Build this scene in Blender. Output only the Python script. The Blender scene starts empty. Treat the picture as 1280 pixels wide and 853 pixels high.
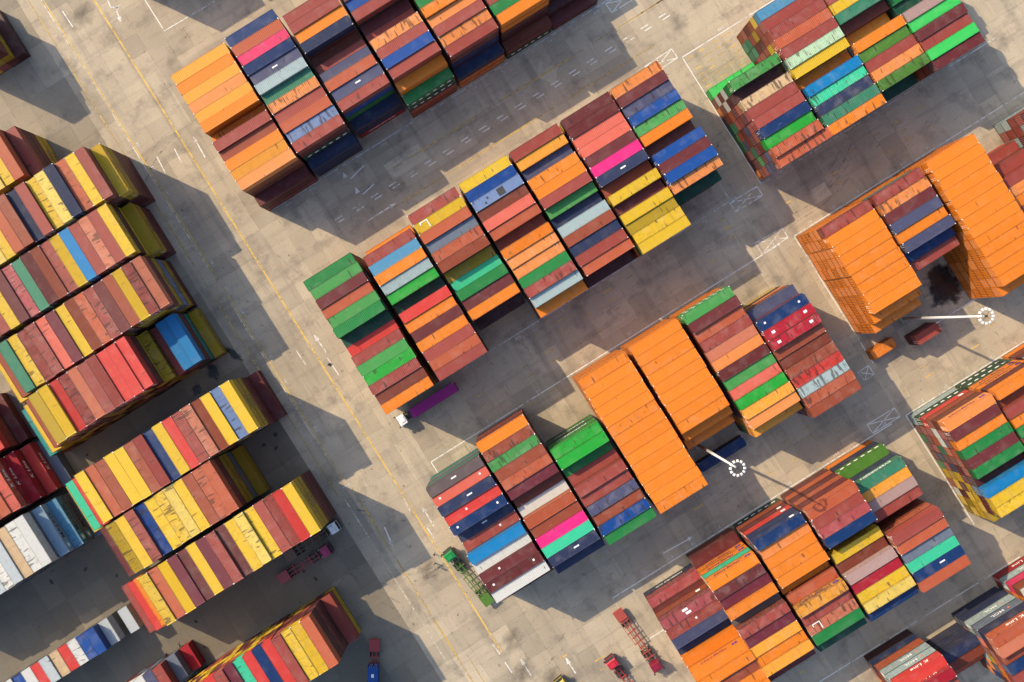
import bpy, bmesh, math, random, re
from mathutils import Matrix, Vector

# ------------------------------------------------------------------ camera, sky, sun, exposure
scene = bpy.context.scene
COL = scene.collection
FPX, CAMH, NADIR, ANG = 1062.0, 201.0, (632.0, 415.0), math.radians(32.0)
CA, SA = math.cos(ANG), math.sin(ANG)

cam_d = bpy.data.cameras.new('camera')
cam = bpy.data.objects.new('camera', cam_d)
COL.objects.link(cam)
cam.location = (0, 0, CAMH)
cam.rotation_euler = (0, 0, -ANG)
cam_d.sensor_width = 36.0
cam_d.lens = 36.0 * FPX / 1280.0
cam_d.shift_x = (640.0 - NADIR[0]) / 1280.0
cam_d.shift_y = -(426.5 - NADIR[1]) / 1280.0
cam_d.clip_end = 6000.0
scene.camera = cam

# yard axes: u along the stacks (world +X), v across them (world -Y)
SUN_EL = math.radians(35.0)
SDIR_PX = math.radians(25.2)
sdx, sdy = math.cos(SDIR_PX), math.sin(SDIR_PX)
SH = (sdx * CA - sdy * SA, -(sdx * SA + sdy * CA))          # world direction in which shadows fall
world = bpy.data.worlds.new('World'); scene.world = world; world.use_nodes = True
wn = world.node_tree.nodes; wl = world.node_tree.links
sky = wn.new('ShaderNodeTexSky'); sky.sky_type = 'NISHITA'; sky.sun_disc = False
sky.sun_elevation = SUN_EL
sky.sun_rotation = math.atan2(-SH[0], -SH[1])
sky.air_density = 1.0; sky.dust_density = 1.6
wn['Background'].inputs['Strength'].default_value = 0.15
wl.new(sky.outputs[0], wn['Background'].inputs['Color'])
sun_d = bpy.data.lights.new('sun', 'SUN'); sun_d.energy = 3.2; sun_d.angle = math.radians(0.5)
sun_d.color = (1.0, 0.82, 0.56)
sun = bpy.data.objects.new('sun', sun_d); COL.objects.link(sun)
ldir = Vector((SH[0] * math.cos(SUN_EL), SH[1] * math.cos(SUN_EL), -math.sin(SUN_EL)))
sun.rotation_euler = ldir.to_track_quat('-Z', 'Y').to_euler()
sun.location = (-100, 150, 150)
scene.view_settings.view_transform = 'Standard'
scene.view_settings.look = 'None'
scene.view_settings.gamma = 1.0
scene.view_settings.use_curve_mapping = False
scene.view_settings.exposure = 0.88
scene.render.engine = 'CYCLES'

random.seed(7)
RND = random.Random(11)

def g2(x, y, z=0.0):
    """pixel of the photograph -> yard point (u, v) at height z"""
    k = (CAMH - z) / FPX
    dx, dy = (x - NADIR[0]) * k, (y - NADIR[1]) * k
    return dx * CA - dy * SA, dx * SA + dy * CA

def to_px(u, v, z):
    k = FPX / (CAMH - z)
    return NADIR[0] + (u * CA + v * SA) * k, NADIR[1] + (-u * SA + v * CA) * k

# ------------------------------------------------------------------ colours
def s2l(c):
    c = c / 255.0
    return c / 12.92 if c <= 0.04045 else ((c + 0.055) / 1.055) ** 2.4

def alb(r, g, b):
    return (min(.8, s2l(r) / 1.62), min(.8, s2l(g) / 1.64), min(.8, s2l(b) / 1.72))

PAINT = {
 'O': ((255,144,30),'bright orange'), 'OY': ((255,174,56),'amber orange'), 'LO': ((255,158,84),'faded orange'),
 'Y': ((242,200,42),'yellow'), 'Yl': ((243,212,100),'pale yellow'), 'YD': ((192,160,20),'olive yellow'),  # olive yellow also paints in the shade on yellow boxes' sunless sides
 'M': ((116,46,48),'maroon'), 'DM': ((84,36,38),'dark maroon'), 'WN': ((120,42,58),'wine red'),
 'R': ((172,78,68),'rose brown'), 'B': ((166,80,52),'rust brown'), 'BD': ((136,64,44),'dark brown'),
 'LT': ((202,100,64),'terracotta'), 'LTp': ((222,132,100),'pale terracotta'), 'S': ((240,115,95),'salmon'),
 'RD': ((228,66,58),'red'), 'CR': ((188,24,48),'crimson'), 'P': ((252,60,120),'pink'), 'PB': ((255,40,145),'magenta pink'),
 'RP': ((186,86,90),'dusty pink'), 'RG': ((192,160,155),'greyish rose'),
 'N': ((42,56,96),'navy'), 'NB': ((84,88,124),'faded navy'), 'GB': ((118,132,154),'grey blue'),
 'DB': ((0,52,112),'deep blue'), 'BL': ((0,80,168),'blue'), 'SB': ((0,136,205),'sky blue'),
 'SB2': ((88,158,200),'light blue'), 'LB': ((125,152,202),'powder blue'), 'GR': ((182,205,210),'pale grey blue'),
 'W': ((232,233,230),'white'), 'G': ((30,140,66),'green'), 'LG': ((78,168,84),'pale green'),
 'BG': ((34,180,56),'bright green'), 'BG2': ((68,225,105),'light lime green'), 'DG': ((20,82,60),'dark green'),
 'OG': ((84,142,44),'grass green'), 'TG': ((60,142,110),'teal green'), 'AQ': ((62,216,168),'aqua'),
 'T': ((0,152,150),'teal'), 'MI': ((192,226,190),'mint'), 'BE': ((226,194,152),'beige'),
 'LBW': ((206,216,222),'bluish white'), 'DGY': ((108,94,94),'dark grey'), 'GY': ((150,150,148),'grey'),
 'PU': ((190,30,150),'purple'), 'LK': ((160,190,215),'ice blue'),
}
def paint(c): return alb(*PAINT[c][0])

# ------------------------------------------------------------------ materials
def new_mat(name):
    m = bpy.data.materials.new(name); m.use_nodes = True
    return m, m.node_tree.nodes, m.node_tree.links, m.node_tree.nodes['Principled BSDF']

def mth(n, l, op, a, b=None, clamp=False):
    x = n.new('ShaderNodeMath'); x.operation = op; x.use_clamp = clamp
    for i, s in enumerate((a, b)):
        if s is None: continue
        if isinstance(s, (int, float)): x.inputs[i].default_value = s
        else: l.new(s, x.inputs[i])
    return x.outputs[0]

def mix(n, l, fac, a, b, mode='MIX'):
    x = n.new('ShaderNodeMix'); x.data_type = 'RGBA'; x.blend_type = mode
    for i, s in ((0, fac), (6, a), (7, b)):
        if isinstance(s, (int, float)): x.inputs[i].default_value = s
        elif isinstance(s, tuple): x.inputs[i].default_value = (*s, 1) if len(s) == 3 else s
        else: l.new(s, x.inputs[i])
    return x.outputs[2]

def ramp(n, l, fac, p0, p1):
    x = n.new('ShaderNodeMapRange'); x.clamp = True
    x.inputs[1].default_value = p0; x.inputs[2].default_value = p1
    l.new(fac, x.inputs[0]); return x.outputs[0]

def noise(n, l, vec, scale, detail=4, rough=.55):
    x = n.new('ShaderNodeTexNoise'); x.inputs['Scale'].default_value = scale
    x.inputs['Detail'].default_value = detail; x.inputs['Roughness'].default_value = rough
    l.new(vec, x.inputs['Vector']); return x.outputs['Fac']

def vmul(n, l, vec, s):
    x = n.new('ShaderNodeVectorMath'); x.operation = 'MULTIPLY'; x.inputs[1].default_value = s
    l.new(vec, x.inputs[0]); return x.outputs[0]

def vadd(n, l, a, b):
    x = n.new('ShaderNodeVectorMath'); x.operation = 'ADD'
    l.new(a, x.inputs[0]); l.new(b, x.inputs[1]); return x.outputs[0]

def container_mat(name, from_attr):
    m, n, l, bs = new_mat(name)
    if from_attr:
        at = n.new('ShaderNodeAttribute'); at.attribute_name = 'col'
        uvn = n.new('ShaderNodeAttribute'); uvn.attribute_name = 'loc'
        rnd = n.new('ShaderNodeAttribute'); rnd.attribute_name = 'rnd'
        base, vec, r = at.outputs['Color'], uvn.outputs['Vector'], rnd.outputs['Fac']
        wear = r
    else:
        oi = n.new('ShaderNodeObjectInfo'); tc = n.new('ShaderNodeTexCoord')
        base, vec, r, wear = oi.outputs['Color'], tc.outputs['Object'], oi.outputs['Random'], oi.outputs['Alpha']
    cx = n.new('ShaderNodeCombineXYZ'); big = mth(n, l, 'MULTIPLY', r, 173.0)
    l.new(big, cx.inputs[0]); l.new(big, cx.inputs[1])
    p = vadd(n, l, vec, cx.outputs[0])
    # chalky fading in broad blotches, a little tone difference from panel to panel
    f1 = noise(n, l, p, 0.45, 5)
    c = mix(n, l, mth(n, l, 'MULTIPLY', ramp(n, l, f1, .48, .80), mth(n, l, 'ADD', .05, mth(n, l, 'MULTIPLY', wear, .16))), base, (.55, .50, .44))
    tone = mix(n, l, mth(n, l, 'ADD', mth(n, l, 'MULTIPLY', mth(n, l, 'SUBTRACT', r, .5), mth(n, l, 'ADD', .25, mth(n, l, 'MULTIPLY', wear, .75))), .6), (.80, .80, .82), (1.10, 1.09, 1.08))
    c = mix(n, l, 1.0, c, tone, 'MULTIPLY')
    f2 = noise(n, l, vmul(n, l, p, (1.3, .10, .3)), 1.0, 3)
    c = mix(n, l, mth(n, l, 'MULTIPLY', ramp(n, l, f2, .52, .74), mth(n, l, 'ADD', .06, mth(n, l, 'MULTIPLY', wear, .28))), c, (.05, .036, .03))
    f6 = noise(n, l, p, 1.1, 6, .68)
    c = mix(n, l, mth(n, l, 'MULTIPLY', ramp(n, l, f6, .50, .70), mth(n, l, 'ADD', .07, mth(n, l, 'MULTIPLY', wear, .42))), c, (.06, .04, .03))
    # dents and rust bars across the roof
    f3 = noise(n, l, vmul(n, l, p, (1.9, .36, .6)), 1.0, .6)
    thr = mth(n, l, 'SUBTRACT', .79, mth(n, l, 'MULTIPLY', wear, .205))
    bar = ramp(n, l, mth(n, l, 'SUBTRACT', f3, thr), 0.0, .035)
    c = mix(n, l, mth(n, l, 'MULTIPLY', bar, .66), c, (.035, .020, .014))
    # rust freckles and scratches
    f4 = noise(n, l, p, 3.2, 3, .7)
    c = mix(n, l, mth(n, l, 'MULTIPLY', ramp(n, l, f4, .63, .72), mth(n, l, 'ADD', mth(n, l, 'MULTIPLY', wear, .7), .10)), c, (.13, .055, .03))
    f5 = noise(n, l, vmul(n, l, p, (.35, 2.4, .5)), 1.3, 3)
    c = mix(n, l, mth(n, l, 'MULTIPLY', ramp(n, l, f5, .70, .78), .14), c, (.75, .72, .66))
    # dirt gathered along the rails
    sp = n.new('ShaderNodeSeparateXYZ'); l.new(vec, sp.inputs[0])
    ay = mth(n, l, 'ABSOLUTE', sp.outputs[1])
    en = noise(n, l, p, 1.4, 4, .6)
    rail = mth(n, l, 'MULTIPLY', ramp(n, l, ay, 1.02, 1.17), ramp(n, l, en, .25, .6))
    c = mix(n, l, mth(n, l, 'MULTIPLY', rail, mth(n, l, 'ADD', .20, mth(n, l, 'MULTIPLY', wear, .6))), c, (.04, .03, .025))
    tier_gap_shade = mth(n, l, 'MULTIPLY', ramp(n, l, sp.outputs[2], .30, .16), .8)  # black foot band: dark bottom beams plus painted shade of the gaps between tiers
    c = mix(n, l, tier_gap_shade, c, (.018, .015, .013))
    l.new(c, bs.inputs['Base Color'])
    l.new(mth(n, l, 'ADD', .42, mth(n, l, 'MULTIPLY', f1, .3)), bs.inputs['Roughness'])
    bs.inputs['Specular IOR Level'].default_value = .35
    bp = n.new('ShaderNodeBump'); bp.inputs['Strength'].default_value = .22; bp.inputs['Distance'].default_value = .12
    l.new(noise(n, l, vmul(n, l, p, (1.0, .45, .6)), 1.1, 3), bp.inputs['Height'])
    l.new(bp.outputs[0], bs.inputs['Normal'])
    return m

PAINT_OBJ = container_mat('container_paint', False)
PAINT_ATT = container_mat('container_paint_stacked', True)

def plain(name, rgb, rough=.6, metal=0.0, var=.25, scale=2.0):
    m, n, l, bs = new_mat(name)
    tc = n.new('ShaderNodeTexCoord')
    f = noise(n, l, tc.outputs['Object'], scale, 4)
    dark = tuple(v * (1 - var) for v in rgb); light = tuple(min(1, v * (1 + var * .5)) for v in rgb)
    l.new(mix(n, l, ramp(n, l, f, .3, .7), dark, light), bs.inputs['Base Color'])
    bs.inputs['Roughness'].default_value = rough; bs.inputs['Metallic'].default_value = metal
    return m

def objcol(name, rough=.45):
    m, n, l, bs = new_mat(name)
    oi = n.new('ShaderNodeObjectInfo'); tc = n.new('ShaderNodeTexCoord')
    f = noise(n, l, tc.outputs['Object'], 1.8, 5)
    c = mix(n, l, mth(n, l, 'MULTIPLY', ramp(n, l, f, .45, .75), .45), oi.outputs['Color'], (.06, .05, .04))
    l.new(c, bs.inputs['Base Color']); bs.inputs['Roughness'].default_value = rough
    return m
VEH = objcol('vehicle_paint', .35)
def casting_mat():
    m, n, l, bs = new_mat('corner_casting_steel')
    oi = n.new('ShaderNodeObjectInfo')
    c = mix(n, l, ramp(n, l, oi.outputs['Random'], .35, .40), (.10, .055, .035), (.36, .31, .26))
    c = mix(n, l, ramp(n, l, oi.outputs['Random'], .62, .66), c, (.78, .76, .70))
    l.new(c, bs.inputs['Base Color']); bs.inputs['Roughness'].default_value = .6
    return m
CASTING = casting_mat()
TYRE = plain('tyre_rubber', (.018, .018, .019), .85)
RIM = plain('wheel_rim_steel', (.25, .25, .24), .4, .6)
GLASS = plain('windscreen_glass', (.02, .028, .035), .08, 0, .1)
STEEL_DK = plain('greasy_steel', (.05, .047, .045), .6, .2, .5)
GALV = plain('galvanised_steel', (.60, .59, .57), .5, .1, .12)
LAMPW = plain('floodlight_housing', (.68, .68, .66), .4, 0, .08)
LETTER_W = plain('white_lettering', (.74, .74, .72), .6, 0, .25, 3)
LETTER_D = plain('dark_lettering', (.03, .02, .09), .6, 0, .2, 3)
LETTER_P = plain('violet_emblem', (.05, .025, .22), .6, 0, .2, 3)
LETTER_B = plain('blue_emblem', (.10, .35, .55), .6, 0, .2, 3)
LETTER_O = plain('orange_emblem', (.6, .16, .08), .6, 0, .2, 3)

def concrete_mat(name, kind):
    m, n, l, bs = new_mat(name)
    geo = n.new('ShaderNodeNewGeometry'); pos = geo.outputs['Position']
    if kind == 'obj':
        oi = n.new('ShaderNodeObjectInfo'); r = oi.outputs['Random']
        tc = n.new('ShaderNodeTexCoord'); loc = tc.outputs['Object']
        tone = oi.outputs['Alpha']
    elif kind == 'att':
        a = n.new('ShaderNodeAttribute'); a.attribute_name = 'rnd'; r = a.outputs['Fac']
        a2 = n.new('ShaderNodeAttribute'); a2.attribute_name = 'loc'; loc = a2.outputs['Vector']
        a3 = n.new('ShaderNodeAttribute'); a3.attribute_name = 'tone'; tone = a3.outputs['Fac']
    else:
        r = None; loc = None; tone = None
    base = (.425, .356, .260)
    if kind == 'light': base = (.50, .43, .31)
    big = noise(n, l, pos, .05, 6, .6)
    c = mix(n, l, ramp(n, l, big, .3, .72), tuple(v * .80 for v in base), tuple(v * 1.10 for v in base))
    if r is not None:
        c = mix(n, l, 1.0, c, mix(n, l, r, (.96, .96, .962), (1.04, 1.035, 1.03)), 'MULTIPLY')
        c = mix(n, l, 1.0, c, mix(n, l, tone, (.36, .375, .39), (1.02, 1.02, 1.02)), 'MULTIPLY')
        # grime along the joints
        sx = n.new('ShaderNodeSeparateXYZ'); l.new(loc, sx.inputs[0])
        ex = mth(n, l, 'MAXIMUM', mth(n, l, 'ABSOLUTE', sx.outputs[0]), mth(n, l, 'ABSOLUTE', sx.outputs[1]))
        jn = noise(n, l, pos, .5, 4)
        edge = mth(n, l, 'MULTIPLY', ramp(n, l, ex, 2.36, 2.50), ramp(n, l, jn, .50, .70))
        c = mix(n, l, mth(n, l, 'MULTIPLY', edge, .62), c, (.10, .085, .065))
    # wheel tracks run along the lanes in both directions
    for sc, k in (((.035, .42, 1), .44), ((.42, .035, 1), .50)):
        t = noise(n, l, vmul(n, l, pos, sc), .8, 5, .6)
        c = mix(n, l, mth(n, l, 'MULTIPLY', ramp(n, l, t, .54, .74), k), c, (.15, .135, .115))
    st = noise(n, l, pos, .16, 7, .65)
    c = mix(n, l, mth(n, l, 'MULTIPLY', ramp(n, l, st, .52, .70), .6), c, (.125, .11, .092))
    sp = noise(n, l, pos, .9, 3, .6)
    c = mix(n, l, mth(n, l, 'MULTIPLY', ramp(n, l, sp, .68, .74), .75), c, (.05, .045, .04))
    fine = noise(n, l, pos, 2.6, 6, .75)
    c = mix(n, l, 1.0, c, mix(n, l, fine, (.70, .70, .70), (1.30, 1.30, 1.30)), 'MULTIPLY')
    l.new(c, bs.inputs['Base Color'])
    bs.inputs['Roughness'].default_value = .85; bs.inputs['Specular IOR Level'].default_value = .25
    bp = n.new('ShaderNodeBump'); bp.inputs['Strength'].default_value = .4; bp.inputs['Distance'].default_value = .05
    l.new(fine, bp.inputs['Height']); l.new(bp.outputs[0], bs.inputs['Normal'])
    return m
CONC_O = concrete_mat('concrete_slab', 'obj')
CONC_A = concrete_mat('concrete_slab_far', 'att')
CONC_L = concrete_mat('concrete_repair', 'light')
JOINT = plain('joint_bed', (.26, .215, .15), .95, 0, .4, .3)

def worn_paint(name, rgb, lo, hi):
    """road paint that has chipped away: transparent where it is gone"""
    m, n, l, bs = new_mat(name)
    geo = n.new('ShaderNodeNewGeometry')
    a = noise(n, l, geo.outputs['Position'], .9, 6, .75)
    b = noise(n, l, geo.outputs['Position'], .12, 3)
    f = mth(n, l, 'ADD', mth(n, l, 'MULTIPLY', a, .6), mth(n, l, 'MULTIPLY', b, .4))
    bs.inputs['Base Color'].default_value = (*rgb, 1); bs.inputs['Roughness'].default_value = .75
    tr = n.new('ShaderNodeBsdfTransparent'); mx = n.new('ShaderNodeMixShader')
    l.new(ramp(n, l, f, lo, hi), mx.inputs[0]); l.new(tr.outputs[0], mx.inputs[1]); l.new(bs.outputs[0], mx.inputs[2])
    l.new(mx.outputs[0], n['Material Output'].inputs['Surface'])
    return m
WHITE_LINE = worn_paint('white_road_paint', (.64, .62, .57), .37, .50)
FAINT_LINE = worn_paint('thin_white_road_paint', (.56, .545, .51), .40, .56)
YEL_LINE = worn_paint('yellow_road_paint', (.66, .42, .06), .38, .52)
WORN_WHITE = worn_paint('rubbed_white_road_paint', (.58, .53, .42), .43, .56)
YEL_FAINT = worn_paint('faded_yellow_road_paint', (.50, .33, .07), .44, .56)

def stain_mat(name, rgb, rough, hi=.86, lo=.5):
    m, n, l, bs = new_mat(name)
    tc = n.new('ShaderNodeTexCoord'); o = tc.outputs['Object']
    ln = n.new('ShaderNodeVectorMath'); ln.operation = 'LENGTH'; l.new(o, ln.inputs[0])
    f = mth(n, l, 'ADD', ln.outputs['Value'], mth(n, l, 'MULTIPLY', mth(n, l, 'SUBTRACT', noise(n, l, o, 1.5, 5, .55), .5), 2.0))
    bs.inputs['Base Color'].default_value = (*rgb, 1); bs.inputs['Roughness'].default_value = rough
    tr = n.new('ShaderNodeBsdfTransparent'); mx = n.new('ShaderNodeMixShader')
    l.new(mth(n, l, 'MULTIPLY', ramp(n, l, f, .98, lo), hi), mx.inputs[0]); l.new(tr.outputs[0], mx.inputs[1]); l.new(bs.outputs[0], mx.inputs[2])
    l.new(mx.outputs[0], n['Material Output'].inputs['Surface'])
    return m
OIL = stain_mat('oil_film', (.012, .011, .011), .35)
DUST = stain_mat('tyre_dirt', (.13, .11, .085), .9, .5, -.1)

# ------------------------------------------------------------------ mesh helpers
class MB:
    """collects boxes, prisms and tubes into one mesh"""
    def __init__(s): s.v = []; s.f = []; s.m = []
    def add(s, verts, faces, mi=0):
        o = len(s.v); s.v += verts
        for f in faces: s.f.append(tuple(i + o for i in f)); s.m.append(mi)
    def box(s, x0, x1, y0, y1, z0, z1, mi=0):
        s.add([(x0,y0,z0),(x1,y0,z0),(x1,y1,z0),(x0,y1,z0),(x0,y0,z1),(x1,y0,z1),(x1,y1,z1),(x0,y1,z1)],
              [(0,3,2,1),(4,5,6,7),(0,1,5,4),(1,2,6,5),(2,3,7,6),(3,0,4,7)], mi)
    def tube(s, p0, p1, r0, r1=None, n=10, mi=0):
        r1 = r0 if r1 is None else r1
        p0 = Vector(p0); p1 = Vector(p1); d = (p1 - p0).normalized()
        a = d.orthogonal().normalized(); b = d.cross(a)
        vs = []
        for p, r in ((p0, r0), (p1, r1)):
            for i in range(n):
                t = 2 * math.pi * i / n
                vs.append(tuple(p + a * (r * math.cos(t)) + b * (r * math.sin(t))))
        fs = [(i, (i + 1) % n, n + (i + 1) % n, n + i) for i in range(n)]
        fs += [tuple(range(n - 1, -1, -1)), tuple(range(n, 2 * n))]
        s.add(vs, fs, mi)
    def prism(s, prof, y0, y1, mi=0):
        """profile in x,z extruded along y"""
        n = len(prof)
        vs = [(x, y0, z) for x, z in prof] + [(x, y1, z) for x, z in prof]
        fs = [(i, (i + 1) % n, n + (i + 1) % n, n + i) for i in range(n)]
        fs += [tuple(range(n - 1, -1, -1)), tuple(range(n, 2 * n))]
        s.add(vs, fs, mi)
    def mesh(s, name, mats, smooth=False):
        me = bpy.data.meshes.new(name); me.from_pydata(s.v, [], s.f)
        for m in mats: me.materials.append(m)
        if len(mats) > 1: me.polygons.foreach_set('material_index', s.m)
        if smooth: me.polygons.foreach_set('use_smooth', [True] * len(s.f))
        bm = bmesh.new(); bm.from_mesh(me); bmesh.ops.recalc_face_normals(bm, faces=bm.faces); bm.to_mesh(me); bm.free()
        return me

def obj(name, me, parent=None, loc=None, color=None, rot=None):
    o = bpy.data.objects.new(name, me); COL.objects.link(o)
    if parent: o.parent = parent
    if loc is not None: o.location = loc
    if rot is not None: o.rotation_euler = rot
    if color is not None: o.color = color
    return o

def empty(name, loc, rz=0.0):
    o = bpy.data.objects.new(name, None); COL.objects.link(o)
    o.empty_display_size = .5; o.location = loc; o.rotation_euler = (0, 0, rz)
    return o

def tag(o, label, cat, group=None):
    o['label'] = label; o['category'] = cat
    if group: o['group'] = group
    return o

# ------------------------------------------------------------------ ground
gm = MB(); gm.add([(-2500,-2500,-.05),(2500,-2500,-.05),(2500,2500,-.05),(-2500,2500,-.05)], [(0,1,2,3)])
ground = obj('ground', gm.mesh('ground', [JOINT])); ground['kind'] = 'structure'

SLABS = 5.0
STACK_AREAS = []          # (u0,u1,v0,v1) footprints, filled below before the slabs are laid

# ------------------------------------------------------------------ containers
L40, L45, L20, CW = 12.192, 13.716, 6.058, 2.42
H_STD, H_HC = 2.591, 2.896

def corr(n, depth):
    """trapezoid wave: list of (t in 0..1, offset)"""
    out = []
    for i in range(n):
        for a, d in ((.0, 0), (.3, 0), (.45, depth), (.85, depth)):
            out.append(((i + a) / n, d))
    out.append((1.0, 0)); return out

_cm = {}
def cparts(L, H):
    key = (L, H)
    if key in _cm: return _cm[key]
    hx, hy = L / 2, CW / 2
    nw = {L40: 30, L45: 34, L20: 15}[L]
    fr = MB()
    for sy in (-1, 1):
        fr.box(-hx, hx, min(sy*hy, sy*(hy-.08)), max(sy*hy, sy*(hy-.08)), .0, .16)
        fr.box(-hx+.16, hx-.16, min(sy*hy, sy*(hy-.06)), max(sy*hy, sy*(hy-.06)), H-.10, H-.012)
        for sx in (-1, 1):
            fr.box(min(sx*hx, sx*(hx-.14)), max(sx*hx, sx*(hx-.14)), min(sy*hy, sy*(hy-.14)), max(sy*hy, sy*(hy-.14)), .121, H-.121)
    for sx in (-1, 1):
        fr.box(min(sx*hx, sx*(hx-.1)), max(sx*hx, sx*(hx-.1)), -hy+.165, hy-.165, H-.115, H-.014)
        fr.box(min(sx*hx, sx*(hx-.1)), max(sx*hx, sx*(hx-.1)), -hy+.165, hy-.165, .005, .15)
    fr.box(-hx+.11, hx-.11, -hy+.085, hy-.085, .11, .17)
    frame = fr.mesh('frame', [PAINT_OBJ])
    ca = MB(); ca.box(-.09, .09, -.082, .082, -.06, .06); ca.box(-.045, .045, -.035, .035, .0605, .064)
    casting = ca.mesh('corner_casting', [CASTING])
    rf = MB(); pr = corr(nw, -.03)
    vs = []
    for t, d in pr:
        x = -hx + .10 + t * (L - .20)
        vs += [(x, -hy+.061, H-.02+d*.2), (x, -hy+.16, H-.02+d), (x, hy-.16, H-.02+d), (x, hy-.061, H-.02+d*.2)]
    fs = []
    for i in range(len(pr) - 1):
        for j in range(3): fs.append((i*4+j, (i+1)*4+j, (i+1)*4+j+1, i*4+j+1))
    rf.add(vs, fs); roof = rf.mesh('roof', [PAINT_OBJ])
    rf = MB(); pr = corr(int(nw*1.35), -.075); vs = []; fs = []
    for t, d in pr:
        x = -hx + .10 + t * (L - .20)
        vs += [(x, -hy+.061, H-.02+d*.2), (x, -hy+.13, H-.02+d), (x, hy-.13, H-.02+d), (x, hy-.061, H-.02+d*.2)]
    for i in range(len(pr) - 1):
        for j in range(3): fs.append((i*4+j, (i+1)*4+j, (i+1)*4+j+1, i*4+j+1))
    rf.add(vs, fs); roof2 = rf.mesh('ribbed_roof', [PAINT_OBJ])
    def wall(y):
        s = MB(); vs = []; fs = []; sg = 1 if y > 0 else -1
        for t, d in corr(nw, .04):
            x = -hx + .14 + t * (L - .28); yy = y - sg * (.012 + d)
            vs += [(x, yy, .161), (x, yy, H-.101)]
        for i in range(len(vs)//2 - 1): fs.append((2*i, 2*i+2, 2*i+3, 2*i+1))
        s.add(vs, fs); return s.mesh('side_wall', [PAINT_OBJ])
    fw = MB(); vs = []; fs = []
    for t, d in corr(7, .04):
        y = -hy + .14 + t * (CW - .28); vs += [(hx-.012-d, y, .151), (hx-.012-d, y, H-.116)]
    for i in range(len(vs)//2 - 1): fs.append((2*i, 2*i+2, 2*i+3, 2*i+1))
    fw.add(vs, fs); front = fw.mesh('front_wall', [PAINT_OBJ])
    def door(sy):
        d = MB(); y0, y1 = sorted((sy*.012, sy*(hy-.142)))
        d.box(-hx+.05, -hx+.09, y0, y1, .16, H-.125)
        for k in range(4):
            zc = .35 + k * (H - .7) / 3; d.box(-hx+.035, -hx+.052, y0+.06, y1-.06, zc-.14, zc+.14)
        for q in (.3, .72):
            yy = y0 + (y1 - y0) * q; d.box(-hx-.005, -hx+.03, yy-.02, yy+.02, .08, H-.05, 1)
            d.box(-hx-.012, -hx+.02, yy-.02, yy+.28*(1 if q < .5 else -1) if q < .5 else yy+.02, 1.0, 1.05, 1) if q < .5 else d.box(-hx-.012, -hx+.02, yy-.28, yy+.02, 1.0, 1.05, 1)
        return d.mesh('door', [PAINT_OBJ, CASTING])
    r = dict(frame=frame, roof=roof, roof2=roof2, walls=(wall(hy), wall(-hy)), front=front, doors=(door(1), door(-1)), casting=casting)
    _cm[key] = r; return r

def lite_template(L, H, top):
    """vertices / faces of a container for the joined stacks"""
    hx, hy = L / 2, CW / 2; s = MB()
    s.box(-hx+.05, hx-.05, -hy+.045, hy-.045, .03, H-.045)
    for sy in (-1, 1):
        a, b = sorted((sy*hy, sy*(hy-.09)))
        s.box(-hx+.18, hx-.18, a, b, 0, .16); s.box(-hx+.18, hx-.18, a, b, H-.11, H-.01)
        for sx in (-1, 1):
            c, d = sorted((sx*hx, sx*(hx-.16))); s.box(c, d, a, b, 0, H)
        nr = int(L / .82)
        for i in range(nr):
            x = -hx + .3 + (L - .6) * (i + .5) / nr
            e, f = sorted((sy*(hy-.008), sy*(hy-.05))); s.box(x-.14, x+.14, e, f, .17, H-.12)
    for sx in (-1, 1):
        c, d = sorted((sx*hx, sx*(hx-.1))); s.box(c, d, -hy+.1, hy-.1, H-.12, H-.012); s.box(c, d, -hy+.1, hy-.1, .0, .15)
    r0 = len(s.v)
    for y in (-.85, -.38, .38, .85): s.box(-hx-.006, -hx+.04, y-.05, y+.05, .1, H-.06)
    s.box(-hx-.003, -hx+.04, -.03, .03, .12, H-.1)
    r1 = len(s.v)
    if top:
        nr = int(L / .5)
        for i in range(nr):
            x = -hx + .2 + (L - .4) * (i + .5) / nr
            s.box(x-.13, x+.13, -hy+.14, hy-.14, H-.05, H-.022)
    return s.v, s.f, r0, r1

_lt = {}
class Joined:
    """every container that is not an object of its own: one mesh with per-container colour"""
    def __init__(s): s.v = []; s.f = []; s.c = []; s.l = []; s.r = []
    def add(s, L, H, top, loc, rz, col, r):
        key = (L, H, top)
        if key not in _lt: _lt[key] = lite_template(*key)
        v, f, r0, r1 = _lt[key]; o = len(s.v); ca, sa = math.cos(rz), math.sin(rz)
        for x, y, z in v:
            s.v.append((loc[0] + x*ca - y*sa, loc[1] + x*sa + y*ca, loc[2] + z)); s.l += [x, y, z]
        rod = [c*.55 + .14 for c in col] if r < .28 else [c*.25 + .01 for c in col]
        s.c += [*col, 1.0] * r0 + [*rod, 1.0] * (r1-r0) + [*col, 1.0] * (len(v)-r1); s.r += [r] * len(v)
        s.f += [tuple(i + o for i in q) for q in f]
    def build(s, name):
        me = bpy.data.meshes.new(name); me.from_pydata(s.v, [], s.f); me.materials.append(PAINT_ATT)
        a = me.attributes.new('col', 'FLOAT_COLOR', 'POINT'); a.data.foreach_set('color', s.c)
        a = me.attributes.new('loc', 'FLOAT_VECTOR', 'POINT'); a.data.foreach_set('vector', s.l)
        a = me.attributes.new('rnd', 'FLOAT', 'POINT'); a.data.foreach_set('value', s.r)
        return obj(name, me)
STUFF = Joined()

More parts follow.
